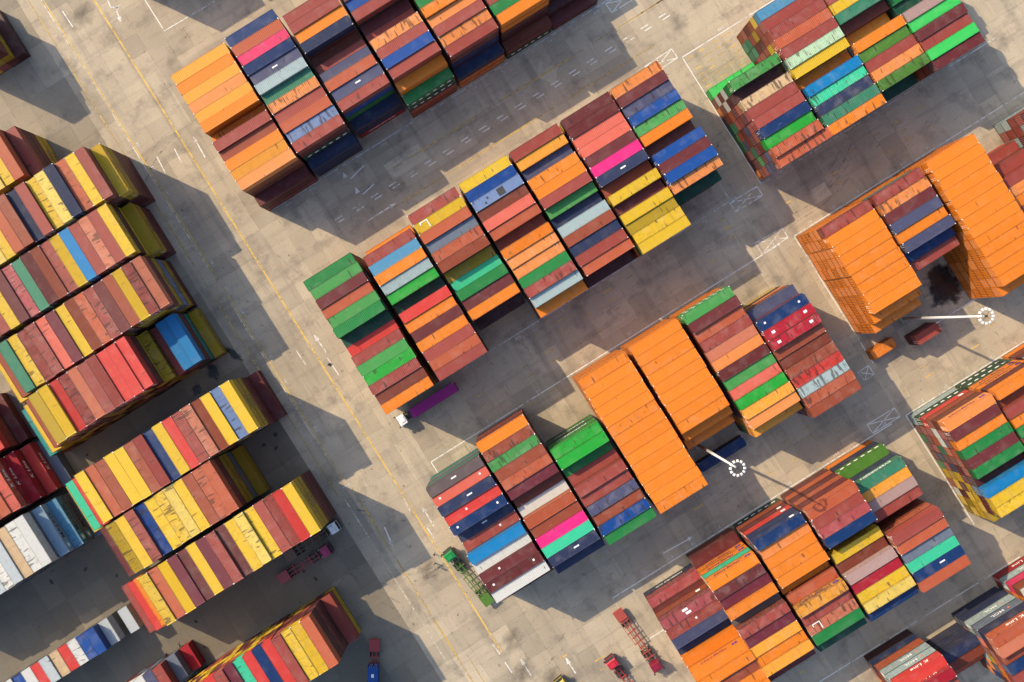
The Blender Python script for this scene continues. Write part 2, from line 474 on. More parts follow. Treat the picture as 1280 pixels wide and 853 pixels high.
_txt = {}
def text_mesh(body, size, mat, shear=0.0, sx=1.0):
    key = (body, size, mat.name, sx)
    if key in _txt: return _txt[key]
    cu = bpy.data.curves.new('lettering', 'FONT'); cu.body = body; cu.size = size; cu.shear = shear
    cu.align_x = 'CENTER'; cu.align_y = 'CENTER'; cu.extrude = .004; cu.resolution_u = 2; cu.offset = .012
    o = bpy.data.objects.new('tmp', cu); COL.objects.link(o)
    dg = bpy.context.evaluated_depsgraph_get()
    me = bpy.data.meshes.new_from_object(o.evaluated_get(dg)); me.name = 'lettering'
    bpy.data.objects.remove(o); bpy.data.curves.remove(cu)
    me.materials.clear(); me.materials.append(mat)
    if sx != 1.0: me.transform(Matrix.Diagonal((sx, 1, 1, 1)))
    _txt[key] = me; return me

FACE_N = Matrix(((-1,0,0,0),(0,0,1,0),(0,1,0,0),(0,0,0,1)))
FACE_S = Matrix(((1,0,0,0),(0,0,-1,0),(0,1,0,0),(0,0,0,1)))
def quad_mesh(w, h, mat, t=.012):
    key = ('q', w, h, mat.name)
    if key not in _txt:
        q = MB(); q.box(-w/2, w/2, -h/2, h/2, 0, t); _txt[key] = q.mesh('marking', [mat])
    return _txt[key]

def on_face(root, me, face, x, z, name='lettering'):
    m = (FACE_N if face == 'N' else FACE_S).copy()
    m.translation = (x, (CW/2 + .004) * (1 if face == 'N' else -1), z)
    o = obj(name, me, root); o.matrix_local = m; return o

def dress(root, L, H, mark):
    """writing and emblems on a container: mark = list of codes"""
    for mk in mark:
        f = mk[-1] if mk[-1] in 'NS' else 'N'; k = mk[:-1] if mk[-1] in 'NS' else mk
        if k == 'hapag':
            on_face(root, text_mesh('Hapag-Lloyd', 1.15, LETTER_D, .25, 1.15), f, -.6 * (1 if f == 'N' else -1) , H*.62)
            for dx in (0, .75):
                on_face(root, quad_mesh(.62, .8, LETTER_P), f, (4.3 + dx) * (1 if f == 'N' else -1), H*.58, 'emblem')
        elif k == 'maersk':
            on_face(root, text_mesh('MAERSK', 1.7, LETTER_D, 0, 1.15), f, .8, H*.5)
            on_face(root, quad_mesh(1.5, 1.5, LETTER_B), f, -4.6, H*.5, 'emblem')
            star = MB(); pts = []
            for i in range(14):
                a = math.pi * i / 7; rr = .62 if i % 2 == 0 else .28; pts.append((rr*math.cos(a), rr*math.sin(a)))
            star.add([(x, y, .02) for x, y in pts] + [(x, y, 0) for x, y in pts], [tuple(range(14))] + [(i, (i+1) % 14, 14+(i+1) % 14, 14+i) for i in range(14)])
            on_face(root, star.mesh('star', [LETTER_W]), f, -4.6, H*.5, 'star_emblem')
        elif k == 'kline':
            on_face(root, text_mesh('K Line', 1.35, LETTER_W, .2, 1.3), f, 1.0, H*.5)
        elif k == 'mol':
            on_face(root, text_mesh('MOL', 1.15, LETTER_W, 0, 1.4), f, 0.2, H*.5)
            on_face(root, quad_mesh(.5, .5, LETTER_O), f, 3.0 * (1 if f == 'N' else -1), H*.55, 'emblem')
        elif k == 'ever':
            on_face(root, text_mesh('EVERGREEN', 1.25, LETTER_W, 0, 1.2), f, 0, H*.55)
        elif k == 'sud':
            on_face(root, text_mesh('HAMBURG SUD', .95, LETTER_W, 0, 1.1), f, 0, H*.55)
        elif k == 'msc':
            on_face(root, text_mesh('msc', 1.7, LETTER_D, 0, 1.2), f, .5, H*.5)
        elif k == 'logos':
            for i in range(6): on_face(root, quad_mesh(.95, .55, LETTER_W), f, -4.6 + i*1.85, H*.55, 'emblem')
        elif k == 'label':
            on_face(root, quad_mesh(1.1, .9, LETTER_W), f, 4.2*(1 if f == 'N' else -1), H*.6, 'emblem')
        elif k == 'd': obj('roof_marking', quad_mesh(1.3, .32, LETTER_W), root, (RND.uniform(-.6, .9), .1, H-.02))
        elif k == 'o':
            obj('roof_marking', quad_mesh(.45, .45, LETTER_W), root, (-L/2+1.6, .2, H-.02)); obj('roof_marking', quad_mesh(.45, .45, LETTER_W), root, (L/2-1.9, .2, H-.02))
        elif k == 'c': obj('roof_marking', quad_mesh(.45, .45, LETTER_W), root, (RND.uniform(-2.5, 2.5), .15, H-.02))
        elif k == 'l':
            obj('roof_marking', quad_mesh(.8, .6, LETTER_W), root, (-L/2+2.0, 0, H-.02)); obj('roof_marking', quad_mesh(.8, .6, LETTER_W), root, (L/2-2.0, .1, H-.02))
        elif k == 'w': obj('roof_marking', quad_mesh(1.3, .55, LETTER_W), root, (-.6, .5, H-.02)); obj('roof_marking', quad_mesh(1.3, .55, LETTER_W), root, (-.2, -.35, H-.02))
        elif k == 'b':
            q = MB(); q.box(-.95, .95, .75, .95, 0, .012); q.box(.75, .95, -.85, .749, 0, .012); q.box(-.95, -.75, .3, .749, 0, .012)
            obj('roof_marking', q.mesh('bracket', [LETTER_W]), root, (-L/2+2.3, 0, H-.02))
        elif k == 'q':
            obj('roof_patch', quad_mesh(1.7, 1.7, STEEL_DK), root, (.9, 0, H-.022)); obj('roof_patch', quad_mesh(.45, .45, STEEL_DK), root, (-2.4, .3, H-.022)); obj('roof_patch', quad_mesh(.45, .45, STEEL_DK), root, (-3.2, -.5, H-.022))
        elif k == 'r': obj('roof_patch', quad_mesh(.95, .3, LETTER_O), root, (-2.6, .15, H-.022))

def container(col, L, H, loc, rz, label, wear=.5, mark=()):
    root = empty('shipping_container', loc, rz); tag(root, label, 'container', 'freight containers stacked in the yard')
    P = cparts(L, H); k = (*paint(col), wear)
    obj('frame', P['frame'], root, color=k); obj('roof', P['roof2' if RND.random() < .3 and wear > 0 else 'roof'], root, color=k)
    for w in P['walls']: obj('side_wall', w, root, color=k)
    obj('front_wall', P['front'], root, color=k)
    for d in P['doors']: obj('door', d, root, color=k)
    for sx in (-1, 1):
        for sy in (-1, 1): obj('corner_casting', P['casting'], root, (sx*(L/2-.088), sy*(CW/2-.08), H-.06))
    dress(root, L, H, mark)
    return root

# ------------------------------------------------------------------ what stands where
# slot syntax: colour + tiers [ ':' flags ] [ '(' lower colours bottom to top, '.' separated, '~' marks writing ')' ]
ORD = ['first','second','third','fourth','fifth','sixth','seventh','eighth','ninth','tenth','eleventh','twelfth','thirteenth','fourteenth','fifteenth','sixteenth','seventeenth','eighteenth','nineteenth','twentieth']
PAL_R = ['R','B','M','LT','O','G','N','BD','M','R','O','LO','B','BL','DG','Y','GR','S']
PAL_L = ['Y','M','Y','R','YD','BD','M','Y','DM','B','LT']
PAL_A = ['M','R','O','BD','LG','M','LT','G','N','B','R','O','NB','TG','M','BD','R','W','LT','M']
PAL_B = ['Y','M','R','Y','B','R','M','YD','TG','R']
PAL_W = ['R','M','O','G','B','N','Y','R','LT','OG','BD','GR','M','R']
JOBS = []     # every container to be placed
def parse(t):
    m = re.match(r'^([A-Za-z]+(?:2(?=_))?)_?([\d.]+)(?::([a-z,]+))?(?:\((.*)\))?$', t)
    return m.groups()

def solve(z):
    best = None
    for n in range(1, 8):
        hc = max(0, min(n, round((z - n*2.601) / .305)))
        e = abs(n*2.601 + hc*.305 - z) + .001*hc
        if best is None or e < best[0] - 1e-6: best = (e, n, hc)
    return best[1], best[2]

def stack(cu, cv, L, rz, tok, pal, label, solid=None):
    col, t, flags, low = parse(tok)
    t = float(t); n, hc = solve(t * 2.65 + RND.choice([-.3, -.15, 0, 0, 0, .15, .3]) * (0 if flags and 'x' in flags else 1))
    hs = [H_HC]*hc + [H_STD]*(n-hc); RND.shuffle(hs)
    lows = low.split('.') if low else []
    wear = RND.choice([0, .08, .15, .22, .3, .4, .55])
    fl = (flags or '').split(',') if flags else []
    if 's' in fl: wear = RND.uniform(.7, .9)
    if 'x' in fl: wear = 0.0
    z = .004
    ju, ry = RND.uniform(-.10, .10), RND.gauss(0, .0016)
    for i in range(n):
        last = i == n-1
        mark = []
        if last: c = col; mark = [f for f in fl if f not in ('s', 'x')]
        elif i < len(lows): c = lows[i]
        else: c = solid or RND.choice(pal)
        if '~' in c: c, *mk = c.split('~'); mark = mark + mk
        if last and lows and len(lows) >= n and '~' in lows[n-1]: mark = mark + lows[n-1].split('~')[1:]
        JOBS.append(dict(col=c, L=L, H=hs[i], loc=(cu + ju*(1 if rz == 0 else .03) + RND.uniform(-.02, .02), -cv + ju*(.03 if rz == 0 else 1), z), rz=rz + ry, top=last, mark=mark, wear=wear if last else .3, label=label, t=t))
        z += hs[i] + .01
    STACK_AREAS.append((cu, cv, L, rz))

def bay(u0, v0, L, toks, end, bayname, pal=PAL_R, pitch=2.45, solid=None, rev=False):
    """a bay of stacks side by side along v; containers lie along u"""
    cnt = 0
    tot = sum(1 for t in toks.split() if t != '-')
    for k, t in enumerate(toks.split()):
        if t == '-': continue
        cnt += 1
        nth = tot - cnt if rev else cnt - 1
        ll = L
        if t[0] == '>': ll = L45; t = t[1:]
        if t[0] == '<': ll = L20; t = t[1:]
        col = parse(t)[0]
        stack(u0 + ll/2, v0 + (k+.5)*pitch, ll, 0.0, t, pal, (col, ORD[nth], end, bayname), solid)

def row(uE, v0, toks, end, rowname, L=L40, pal=PAL_L, pitch=2.452):
    """a row of stacks side by side along u, listed from its lane end; containers lie along v"""
    cnt = 0
    for k, t in enumerate(toks.split()):
        if t == '-': continue
        cnt += 1
        col = parse(t)[0]
        stack(uE - (k+.5)*pitch, v0 + L/2, L, math.pi/2, t, pal, (col, ORD[cnt-1], end, rowname))

UB = [-31.7, -17.9, -4.8, 8.3, 21.4, 34.5, 47.2]
# block along the road with the paired white dashes (its far side)
E1 = 'the dashed road'
def b1name(i): return ['amber bay by the arrow lane', 'bay with one pink roof', 'bay next to the pink roof', 'bay with dark green lettered end', 'bay of streaky orange roofs', 'bay beside the pale patch', 'low maroon end bay'][i]
V1 = -88.7
bay(-32.3, -85.6, L45, 'OY6.4 O6.4 OY6.4 LO6.4 OY6.4 O6.4 O5.2 R6.3 B6.2 O6.4 OY6.4 LO6.4(M.M.M.BD.B) M3(R.M.M)', E1, b1name(0), rev=True)
bay(UB[0], -124.5, L40, 'R6 B6 O6 R6', E1, 'outer bay'); bay(UB[1], -124.5, L40, 'O6 B6 N6 R6', E1, 'outer bay'); bay(UB[2], -124.5, L40, 'R6 B6 O6 R6', E1, 'outer bay'); bay(UB[3], -124.5, L40, 'R6 B6 O6 R6', E1, 'outer bay'); bay(UB[4], -124.5, L40, 'R6 B6 O6 R6', E1, 'outer bay'); bay(UB[5], -124.5, L40, 'R6 B6 O6 R6', E1, 'outer bay')
bay(UB[1], V1, L40, '- DB6.4 LT6.4:x P6.4 DB6.4 NB6.4:d GR6.4 TG6.2 LO6.4:s R6.3 LT6.4 LB6.4:s R6.4(N.N.N.DG~logosS.M) N3(N.DB.N)', E1, b1name(1), rev=True)
bay(UB[2], V1, L40, '- - R6.4 R6.4 O6.4:x N6.4 BD5:s R5.2 NB5.6:d LT6.4 NB6.4:d R6.4 N3(CR~sudS.N.N)', E1, b1name(2), rev=True)
bay(UB[3], V1, L40, 'M6.4 R6.4 O6.4 M6.4 BL6.4 R6.4 M5.2 R5.3 LO6.4:s R6.4 BL6.4 R6.4 O5.5 G4.4(B.LT.DG~logosS.G~logosS)', E1, b1name(3), rev=True)
bay(UB[4], V1, L40, 'O6.4 R6.4 M6.4 R6.4 O6.4 BG6.4 R6.4 G6.4 O6.4 LO6.3:s R6.4 LO6.4:s R6.4(O.N.M.DB.M) N3(LO.O.N)', E1, b1name(4), rev=True)
bay(UB[5], V1, L40, 'R6 O6 R6 N6 R6 M6 O6.4 R6.4 M6.4 B6.4 R6.4 G6.4 O6.4(M.M.DM.M.O) BD2:s(DG~logosS)', E1, b1name(5), rev=True)
bay(UB[6], V1, L40, '- - - - - - - - - M3 B4 DM3 DM2 M1', E1, b1name(6), rev=True)

# block with the purple trailer
E2 = 'the dashed road'
def bn(n, what): return ORD[n] + ' bay from ' + what
V2 = -32.7
T = 'the purple trailer'
bay(-31.7, V2, L40, 'G6 LG6 M6 LT6 LG6 G6 DG5 RD5 R6 LG6 BG6 R6 BD6 O6', E2, bn(0, T))
bay(UB[1], V2, L40, 'O2(O) R6 SB2_6 O6 GR6 BG5.9 DG5 RD6 O6 M6 O6 R6 LT6 R6', E2, bn(1, T))
bay(UB[2], V2, L40, 'R6:s Y6:b LT6 GB6 LT6 B6 YD5 AQ5 G6 M6 O6 DM3 - -', E2, bn(2, T))
bay(UB[3], V2, L40, 'Y6 BL6 LB6:q BD6 S6 LT6 BD5 O6 LO6 LO6:s G6 R6:s GR6 O5', E2, bn(3, T))
bay(UB[4], V2, L40, 'R6 OY6 NB5.6 O6 O6 R6 LG5.55 N5.1:d GR6 B6 N6:d R6 LT6 DM3.5', E2, bn(4, T))
bay(UB[5], V2, L40, 'M6 M6 S6 S6 M6 PB6:x N6:d B5 Y6 M5.5 Y6 YD6 Y6 Y6', E2, bn(5, T))
bay(UB[6], V2, L40, 'LO6:s M6 NB6:s BL6 LG6:s O6 BD5 BL6.4 M6.4 BL6.4 LO6.4:s DG4 - -', E2, bn(6, T))

# block with the green truck and the two long orange bays
E3 = 'the purple trailer aisle'
T = 'the green truck'
V3 = 17.3
bay(-33.0, V3, L45, '- DGY6:d(T.T.GY.DGY.T) S6:o N6:d RD6:c DB6:o N5:d R5:c SB6 W6 M6:c M6:o W6 M3', E3, bn(0, T))
bay(-18.5, V3, L40, 'O6:x(BD.B.R.BD.M) B6:s LG6:s B6 LT6 WN6 BD5 W5 LT6 B6 PB6:x AQ6:x N6:d N5', E3, bn(1, T))
bay(-5.5, V3, L40, '- - - - BG6:x(G.LG~everN.N.BG~everN.G) BG6.2:x G5.2 R5.2 R6 R6 NB6:s B6 BL6:s G6', E3, bn(2, T))
bay(7.6, V3, L40, ' '.join(['O6:x']*14), E3, bn(3, T), solid='O')
bay(20.9, V3, L40, ' '.join(['O6:x']*9 + ['O5:x', 'O4:x']), E3, bn(4, T), solid='O')
bay(34.5, V3, L40, 'LG6(LO.O.O.O.LG~logosN.LG~logosN) M6 LT6 R6:s LTp6:r LO6:s M6 LG6 S6 BG6 OY6 LO6 OY5(M.G.OG.O)', E3, bn(5, T))
bay(47.2, V3, L40, '- - - NB5:d DB6.4:o(R.M.N.CR~sudN.RD) CR6.4:l CR6.4:l,s B6 BD6 B6:s RD6:s GR6:s LT6:s B6:s', E3, bn(6, T))

# block with the empty red trailer
E4 = 'the block line'
T = 'the empty red trailer'
V4 = 67.2
bay(-5.2, V4, L45, '- RP2:w,s(N~sudN) RP5.2:w,s(N.M.M.B~labelN.LT) R5.3:c,s NB5.3 N4.4 O5 O6(O.O.O.O.O~hapagN.O~hapagN) O6 B6 O6 O6 O6', E4, bn(0, T))
bay(8.3, V4, L40, 'M2(BD) O6(O.O.O~hapagN.O~hapagN.AQ.O~hapagN) M6:s WN6 O6 DGY5.2 R6:s WN6:c OY6 O6 OY6 M5', E4, bn(1, T))
bay(21.4, V4, L40, 'DB6.3(DG~logosN.B.M~labelN.RD~labelN.N.DB~labelN) LO6 O6:x O6:x O6:x O5 LT5.6 OY6.2:s(O.O.O.O.O.O~hapagN) R6:s LTp6:b,s G6 DG5.3', E4, bn(2, T))
bay(34.5, V4, L40, 'LT6.6(M.LT.M.LT.M) R6.5 RP6.5:s DB6.5 BD4 Y5.6 BD5.4 RG6 CR6 Y6 Yl6:s DB5.6', E4, bn(3, T))
bay(47.2, V4, L40, 'OG3(O.N.OG~logosN) TG5(N.N.N.N.TG~everN) OY5 RG5:s R5 DM3 R6.3(M.RD.LT.B.LT) LT6.2 GB6 AQ6 DB6:d LT6', E4, bn(4, T))

# blocks beyond the cross lane
TR = 'the crossed white box'
V5 = -32.7
E5 = 'the bare ground'
bay(70.0, V5, L40, '- - - - BG2_1 LG6:s DM5 BE6:s R6 R6 DB6 BG6 LT6:s >LT6:s', E5, 'bay with the light green ground container', PAL_A)
bay(83.2, V5, L45, '- SB2_6 R6 R6 LT6 R6 MI6:s Y6 O5 SB6 AQ6:s N6:s TG6 O6', E5, 'bay with aqua and mint roofs', PAL_B)
bay(97.4, V5, L40, 'R6 O6 N6 R6 Y6 TG6:s BD5.2 OY4.6 O6 OG6:s R6 LO6 OG6:s DG3', E5, 'bay with grass green roofs', PAL_W)
bay(110.2, V5, L40, '- - - R6 G6 DG6 G5.4 DG5 RG6:s BG2_6 M6 R6 BG2_6 M6', E5, 'bay with light lime roofs', PAL_W)

E6 = 'the aisle line'
V6 = 17.3
bay(70.2, V6, L40, 'R6:s(O.O.O.O.O) ' + ' '.join(['O6:x']*8) + ' O5:x O4:x', E6, 'orange bay beside the lamp mast', solid='O')
bay(83.4, V6, L40, 'R6:s(O.O.O.O.T) LO6:s M6 NB6 O6 NB6 DB5 R5', E6, 'short bay between two orange bays', PAL_W)
bay(97.2, V6, L40, ' '.join(['O6:x']*13 + ['O5:x']), E6, 'orange bay by the oil stain', solid='O')
bay(110.6, V6, L40, '- - - R2 R4:l R5 LO5 O5 R5 B5 M5 R5 B4 -', E6, 'red bay behind the orange wall', ['R', 'RD', 'M'])
bay(123.6, V6, L40, '- GR6 R6 R6 M6 B6 R6 O6 R6', E6, 'far bay with pale container', ['GR', 'R', 'M'])

V7 = 67.2
bay(70.2, V7, L40, 'LO6(GR.DG~logosN.RD~labelN.B.BD.O~hapagN) M6 O6 G6 M6 G6 DM5(Y.YD.Y.M) SB6:s(R.Y.M.Y.GB) Y6(W.M.Y.Y.M) Y6:s(Y.YD.Y.Y.M) YD4(YD.Y.Y)', E4, 'bay with sky blue and yellow roofs', PAL_A)
bay(83.2, V7, L40, 'O6(DG~logosN.DG~logosN.O~hapagN.O~hapagN.M) B5.2 R6 O6 G6 R6 O6 B6 R6 Y6 Y6', E4, 'bay with emblem rows on green sides', PAL_W)
bay(96.4, V7, L40, 'O6 B6 R6 O6 G6 R6', E4, 'far end bay', PAL_W)

V8 = 109.9
E8 = 'the thin white line'
bay(31.2, V8, L40, 'RD6(DM.DB.LT.GR~molN.GR~molN.RD~klineN) CR6.6(R.R.R.R.R.CR~klineN) R6 W6', E8, 'bay with large white lettering on red')
bay(44.8, V8, L40, '- - N3(N.N) BD3(BD.M) LT2(M)', E8, 'low dark bay')
bay(53.9, V8+2.45, L40, 'LT6.4(N.N.GR~molN.GB~molN.N.S~klineN) LTp6.3 B6 DB6 R6 M6', E8, 'bay with grey and pink lettered sides')
bay(66.9, V8, L40, 'W6(CR~klineN.GR~molN.P~klineN.B.W.LT) W6 R6 B6 O6 R6 M6', E8, 'bay with crimson lettered side')

# rows of the older yard, containers lying the other way
LN = 'the lane'
row(-60.6, -127.0, 'DM1.1 BL4(M.YD.M) M5 Y6 B6', LN, 'row in front of the big lit junction')
row(-68.0, -96.4, 'R4.9(Y~mscS.Y~mscS.M.M) LT6.3(M.Y.M.M.DM) Y6.3 Yl6.3 R6.3', LN, 'low-ended row of three tall stacks')
row(-53.7, -82.4, 'Y5.6(M.M.M.YD~mscS.YD~mscS) R6.7(M.M.M.DM) Y6.7 LT6.7:s N6.7 Yl6.7 Y6.7:s R6.7 N6.7 B6.7:s LT6.7 Y6.7 Yl6.7 R6.7 Y6.7', LN, 'row with yellow end stack')
row(-56.1, -69.3, 'YD4(M.M.YD~mscS) Y6.6(M.M.Y.Y.DM.YD~mscS) R6.6 LTp6.6:s R6.6 SB6.6:x Y6.6 R6.6:s B6.6 M6.6 TG6.6 RP6.6:s M6.6 Y6.6 R6.6 B6.6 Y6.6', LN, 'row with one sky blue roof')
row(-58.5, -56.0, 'LTp6.3(M.YD~mscS.LB.YD~mscS.M) R6.3:s Y6.3 B6.3 M6.3 R6.3:s LT6.3:s B6.3 Y6.3 WN6.3 S6.3 R6.3:s R6.3:s Y6.3:s TG6.3 B5.4 Y4.6', LN, 'row with one salmon roof')
row(-58.3, -42.9, 'YD1.2 SB4.3(M.T.M) SB4.3 R3.6 YD3.9:s RD6.5(M.Y.M.Y.M) RD6.5 RD6.5 R6.5 R6.5 LTp6.5 R6.5:s RD6.5 Y6.5 YD6.5 B5.5 Y4.5 T3.4', LN, 'row beside the small oil stain')
LW = 'the lane'
row(-54.0, -23.0, 'M1.1 Y6.5(M.M.M.YD~mscS.YD~mscS) LB6.5:s Y6.5 B6.5 LTp6.5:s R6.5:s RD6.5 Y6.5 DB6.5 R6.5 B6.5 Y6.5:x Y6.5:x B6.5 LT6.5 Y6.5 RD5.5 AQ4.6 Y3.6', LW, 'row with navy and aqua roofs')
row(-66.7, -10.3, 'YD1.1 LT6.4(M.GB.YD~mscS.YD.M) LT6.4:s B6.4 Y6.4 Yl6.4 Y6.4:s Y6.4 BL6.4:s R6.4:s Y6.4 YD6.4:s M5.5', LW, 'row next to the grime-dark aisle')
row(-56.6, 2.9, 'Y6.5(M.M.M.YD~mscS.YD~mscS) RD6.5 R6.5:s R6.5 Y6.5 Yl6.5:s Y6.5 M6.5:s R6.5 WN6.5 Y6.5 M6.5 WN6.5 Y6.5 LT6.5 Y6.5:s O5.6 RD4.8 R4', LW, 'row along the two parked tractors')
row(-66.2, 29.5, 'R2.2(Y) LT6.5(M.M.DM.M.DM) Y6.5 Y6.5:s R6.5 RD6.5 DB6.5 RD6.5 AQ6.5 WN6.5 R6.5 RD6.5 LT6.5 Y6.5 R6.5 Y6.5', LW, 'row behind the blue loaded trailer')
WW = 'its stepped end'
row(-103.8, -49.6, 'DGY1.2 M2 RD4.2(M.M.R) M3.4 RD4.8 R5 M5 R5 R5', WW, 'small red row by the stepped stacks', L40, ['M', 'DM', 'R'])
row(-104.0, -36.2, 'GB1.1(GB) RD2.2(N~maerskS.RD~klineS) CR3.4(M.CR~klineS.RD~klineS) S4.8(M.M.R.CR~klineS.CR~klineS) LT5 R5 R5 M5 R5 R5 B5 R5 M5 R5 R5', WW, 'red lettered row by the stepped stacks', L40, ['M', 'DM', 'R'])
row(-104.2, -22.2, 'GB1.2(GY~maerskS) SB2_3(GB.GB~maerskS.GB~maerskS) LK4(GB.GB.GB~maerskS.LK~maerskS) W5.2(GB.GB.GB.GB~maerskS.W) W5.2:s BE5.1:s LBW5.1 W5:s LBW5 W5 W5 W5 R5 W5 R5 W5 R5 B5', WW, 'pale row with star emblems', L40, ['GB', 'GY'])
row(-105.2, 7.2, 'CR1.1 LBW2(GY) - LBW2.3(GY) BL3:s BL3:s W3:s RD3 BE3:s LBW3 RD3 W3 BL3:s W3 RD3', WW, 'low row of short containers', L20, ['W', 'R', 'GB'])
row(-101.4, 22.4, 'CR1.1 GB2.2(GY~maerskS) R3.2(M.GB~maerskS.DM) NB3.2 W3.2:s W3 Y3', WW, 'second low row of short containers', L20, ['GB', 'M'])

# single boxes set down on the concrete
JOBS.append(dict(col='O', L=L20, H=H_STD, loc=(72.75, -50.1, .004), rz=0, top=True, mark=[], wear=.4, label='weathered orange short container alone on the ground by the orange wall', t=9))
JOBS.append(dict(col='M', L=L20, H=H_STD, loc=(82.4, -52.0, .004), rz=0, top=False, mark=[], wear=.4, label='lower dark maroon short container of the pair near the lamp mast', t=8, keep=True))
JOBS.append(dict(col='R', L=L20, H=H_STD, loc=(82.4, -52.0, 2.605), rz=0, top=True, mark=[], wear=.3, label='upper maroon short container of the pair near the lamp mast', t=9, keep=True))
JOBS.append(dict(col='DB', L=L40, H=H_STD, loc=(27.8, -51.1, .004), rz=0, top=True, mark=[], wear=.3, label='deep blue container alone on the ground by the lamp mast', t=9, keep=True))
STACK_AREAS += [(72.75, 50.1, L20, 0), (82.4, 52.0, L20, 0), (27.8, 51.1, L40, 0)]

def clip_area(poly):
    for ax, lim, sg in ((0, 0, 1), (0, 1280, -1), (1, 0, 1), (1, 853, -1)):
        out = []
        for i in range(len(poly)):
            p, q = poly[i-1], poly[i]; dp, dq = (p[ax]-lim)*sg, (q[ax]-lim)*sg
            if (dp < 0) != (dq < 0):
                t = dp/(dp-dq); out.append((p[0]+(q[0]-p[0])*t, p[1]+(q[1]-p[1])*t))
            if dq >= 0: out.append(q)
        poly = out
        if not poly: return 0
    return abs(sum(poly[i-1][0]*poly[i][1]-poly[i][0]*poly[i-1][1] for i in range(len(poly))))/2

def vis(j):
    x, y, z = j['loc']; L, H = j['L'], j['H']; c, s = math.cos(j['rz']), math.sin(j['rz'])
    pts = [(a*L/2, b*CW/2) for a, b in ((-1,-1),(1,-1),(1,1),(-1,1))]
    w = [to_px(x+px*c-py*s, -(y+px*s+py*c), z+H) for px, py in pts]
    return clip_area(w)
for j in JOBS:
    a = vis(j)
    if not j['top']: a = a*.42 if j['mark'] else 0
    elif j['t'] < 5.0: a *= .62
    j['area'] = a if a > 60 or not j['mark'] or j['top'] else 0
JOBS.sort(key=lambda j: -j['area'])
NIND = 285
keep = 0
FACEWORD = {'hapag': 'dark lettering', 'maersk': 'star emblem lettering', 'kline': 'white lettering', 'mol': 'white lettering', 'ever': 'white lettering', 'sud': 'white lettering', 'msc': 'black lettering', 'logos': 'white emblems', 'label': 'white label'}
used = {}
for j in JOBS:
    must = j.get('keep') or (j['area'] > 60 and any(m.rstrip('NS') in FACEWORD for m in j['mark']))
    if j['area'] > 0 and (keep < NIND or must):
        keep += 1
        lb = j['label']
        if isinstance(lb, tuple):
            cn = PAINT[j['col']][1]
            if j['top']: lb = '%s container, %s from %s, %s' % (cn, lb[1], lb[2], lb[3])
            else:
                w = [FACEWORD[m.rstrip('NS')] for m in j['mark'] if m.rstrip('NS') in FACEWORD]
                tier = ORD[min(7, int(round(j['loc'][2] / 2.65)))]
                kind = 'lettered' if w and 'letter' in w[0] else 'emblem-marked'
                lb = '%s %s container, %s tier, %s stack, %s' % (cn, kind, tier, lb[1], lb[3])
        ws = lb.split()
        if len(ws) > 16: lb = lb.replace('the ', '')
        container(j['col'], j['L'], j['H'], j['loc'], j['rz'], lb, j['wear'], j['mark'])
    else:
        STUFF.add(j['L'], j['H'], j['top'], j['loc'], j['rz'], paint(j['col']), RND.random() * (.9 if j['wear'] > .6 else .5))
so = STUFF.build('stacked_containers'); so['kind'] = 'stuff'
so['label'] = 'further freight containers filling the lower tiers and outer stacks'; so['category'] = 'containers'

# ------------------------------------------------------------------ concrete slabs
def covered(u, v):
    """how much of a slab is under stacks"""
    n = 0
    for du in (-1.7, 0, 1.7):
        for dv in (-1.7, 0, 1.7):
            for cu, cv, L, rz in GRID.get((int((u+du)//15), int((v+dv)//15)), ()):
                a, b = (L/2, CW/2) if rz == 0 else (CW/2, L/2)
                if abs(u+du-cu) < a+.3 and abs(v+dv-cv) < b+.3: n += 1; break
    return n
GRID = {}
for s in STACK_AREAS:
    for gi in range(int((s[0]-8)//15), int((s[0]+8)//15)+1):
        for gj in range(int((s[1]-8)//15), int((s[1]+8)//15)+1): GRID.setdefault((gi, gj), []).append(s)
sm = MB(); g = SLABS/2 - .003
sm.add([(-g,-g,-.04),(g,-g,-.04),(g,g,-.04),(-g,g,-.04),(-g+.004,-g+.004,0),(g-.004,-g+.004,0),(g-.004,g-.004,0),(-g+.004,g-.004,0)],
       [(4,5,6,7),(0,1,5,4),(1,2,6,5),(2,3,7,6),(3,0,4,7)])
slab_me = sm.mesh('slab', [CONC_O])
cells = []
for i in range(-36, 37):
    for k in range(-34, 34):
        u, v = i*SLABS + .9, k*SLABS + 1.2
        x, y = to_px(u, v, 0)
        inside = clip_area([to_px(u+a, v+b, 0) for a, b in ((-2.5,-2.5),(2.5,-2.5),(2.5,2.5),(-2.5,2.5))])
        cells.append((inside * (9 - covered(u, v)) / 9, u, v))
cells.sort(key=lambda c: -c[0])
far_v, far_f, far_l, far_r, far_t = [], [], [], [], []
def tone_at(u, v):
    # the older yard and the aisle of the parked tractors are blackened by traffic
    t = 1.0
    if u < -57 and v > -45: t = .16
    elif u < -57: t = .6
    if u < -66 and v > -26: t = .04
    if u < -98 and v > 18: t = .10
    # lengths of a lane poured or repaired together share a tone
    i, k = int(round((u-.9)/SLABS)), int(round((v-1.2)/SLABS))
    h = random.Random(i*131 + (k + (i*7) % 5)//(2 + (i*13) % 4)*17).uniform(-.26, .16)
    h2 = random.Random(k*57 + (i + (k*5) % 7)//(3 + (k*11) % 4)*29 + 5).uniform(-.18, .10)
    return max(0, min(1, t + (h + h2)*(.4 + .6*t) + RND.uniform(-.05, .05)))
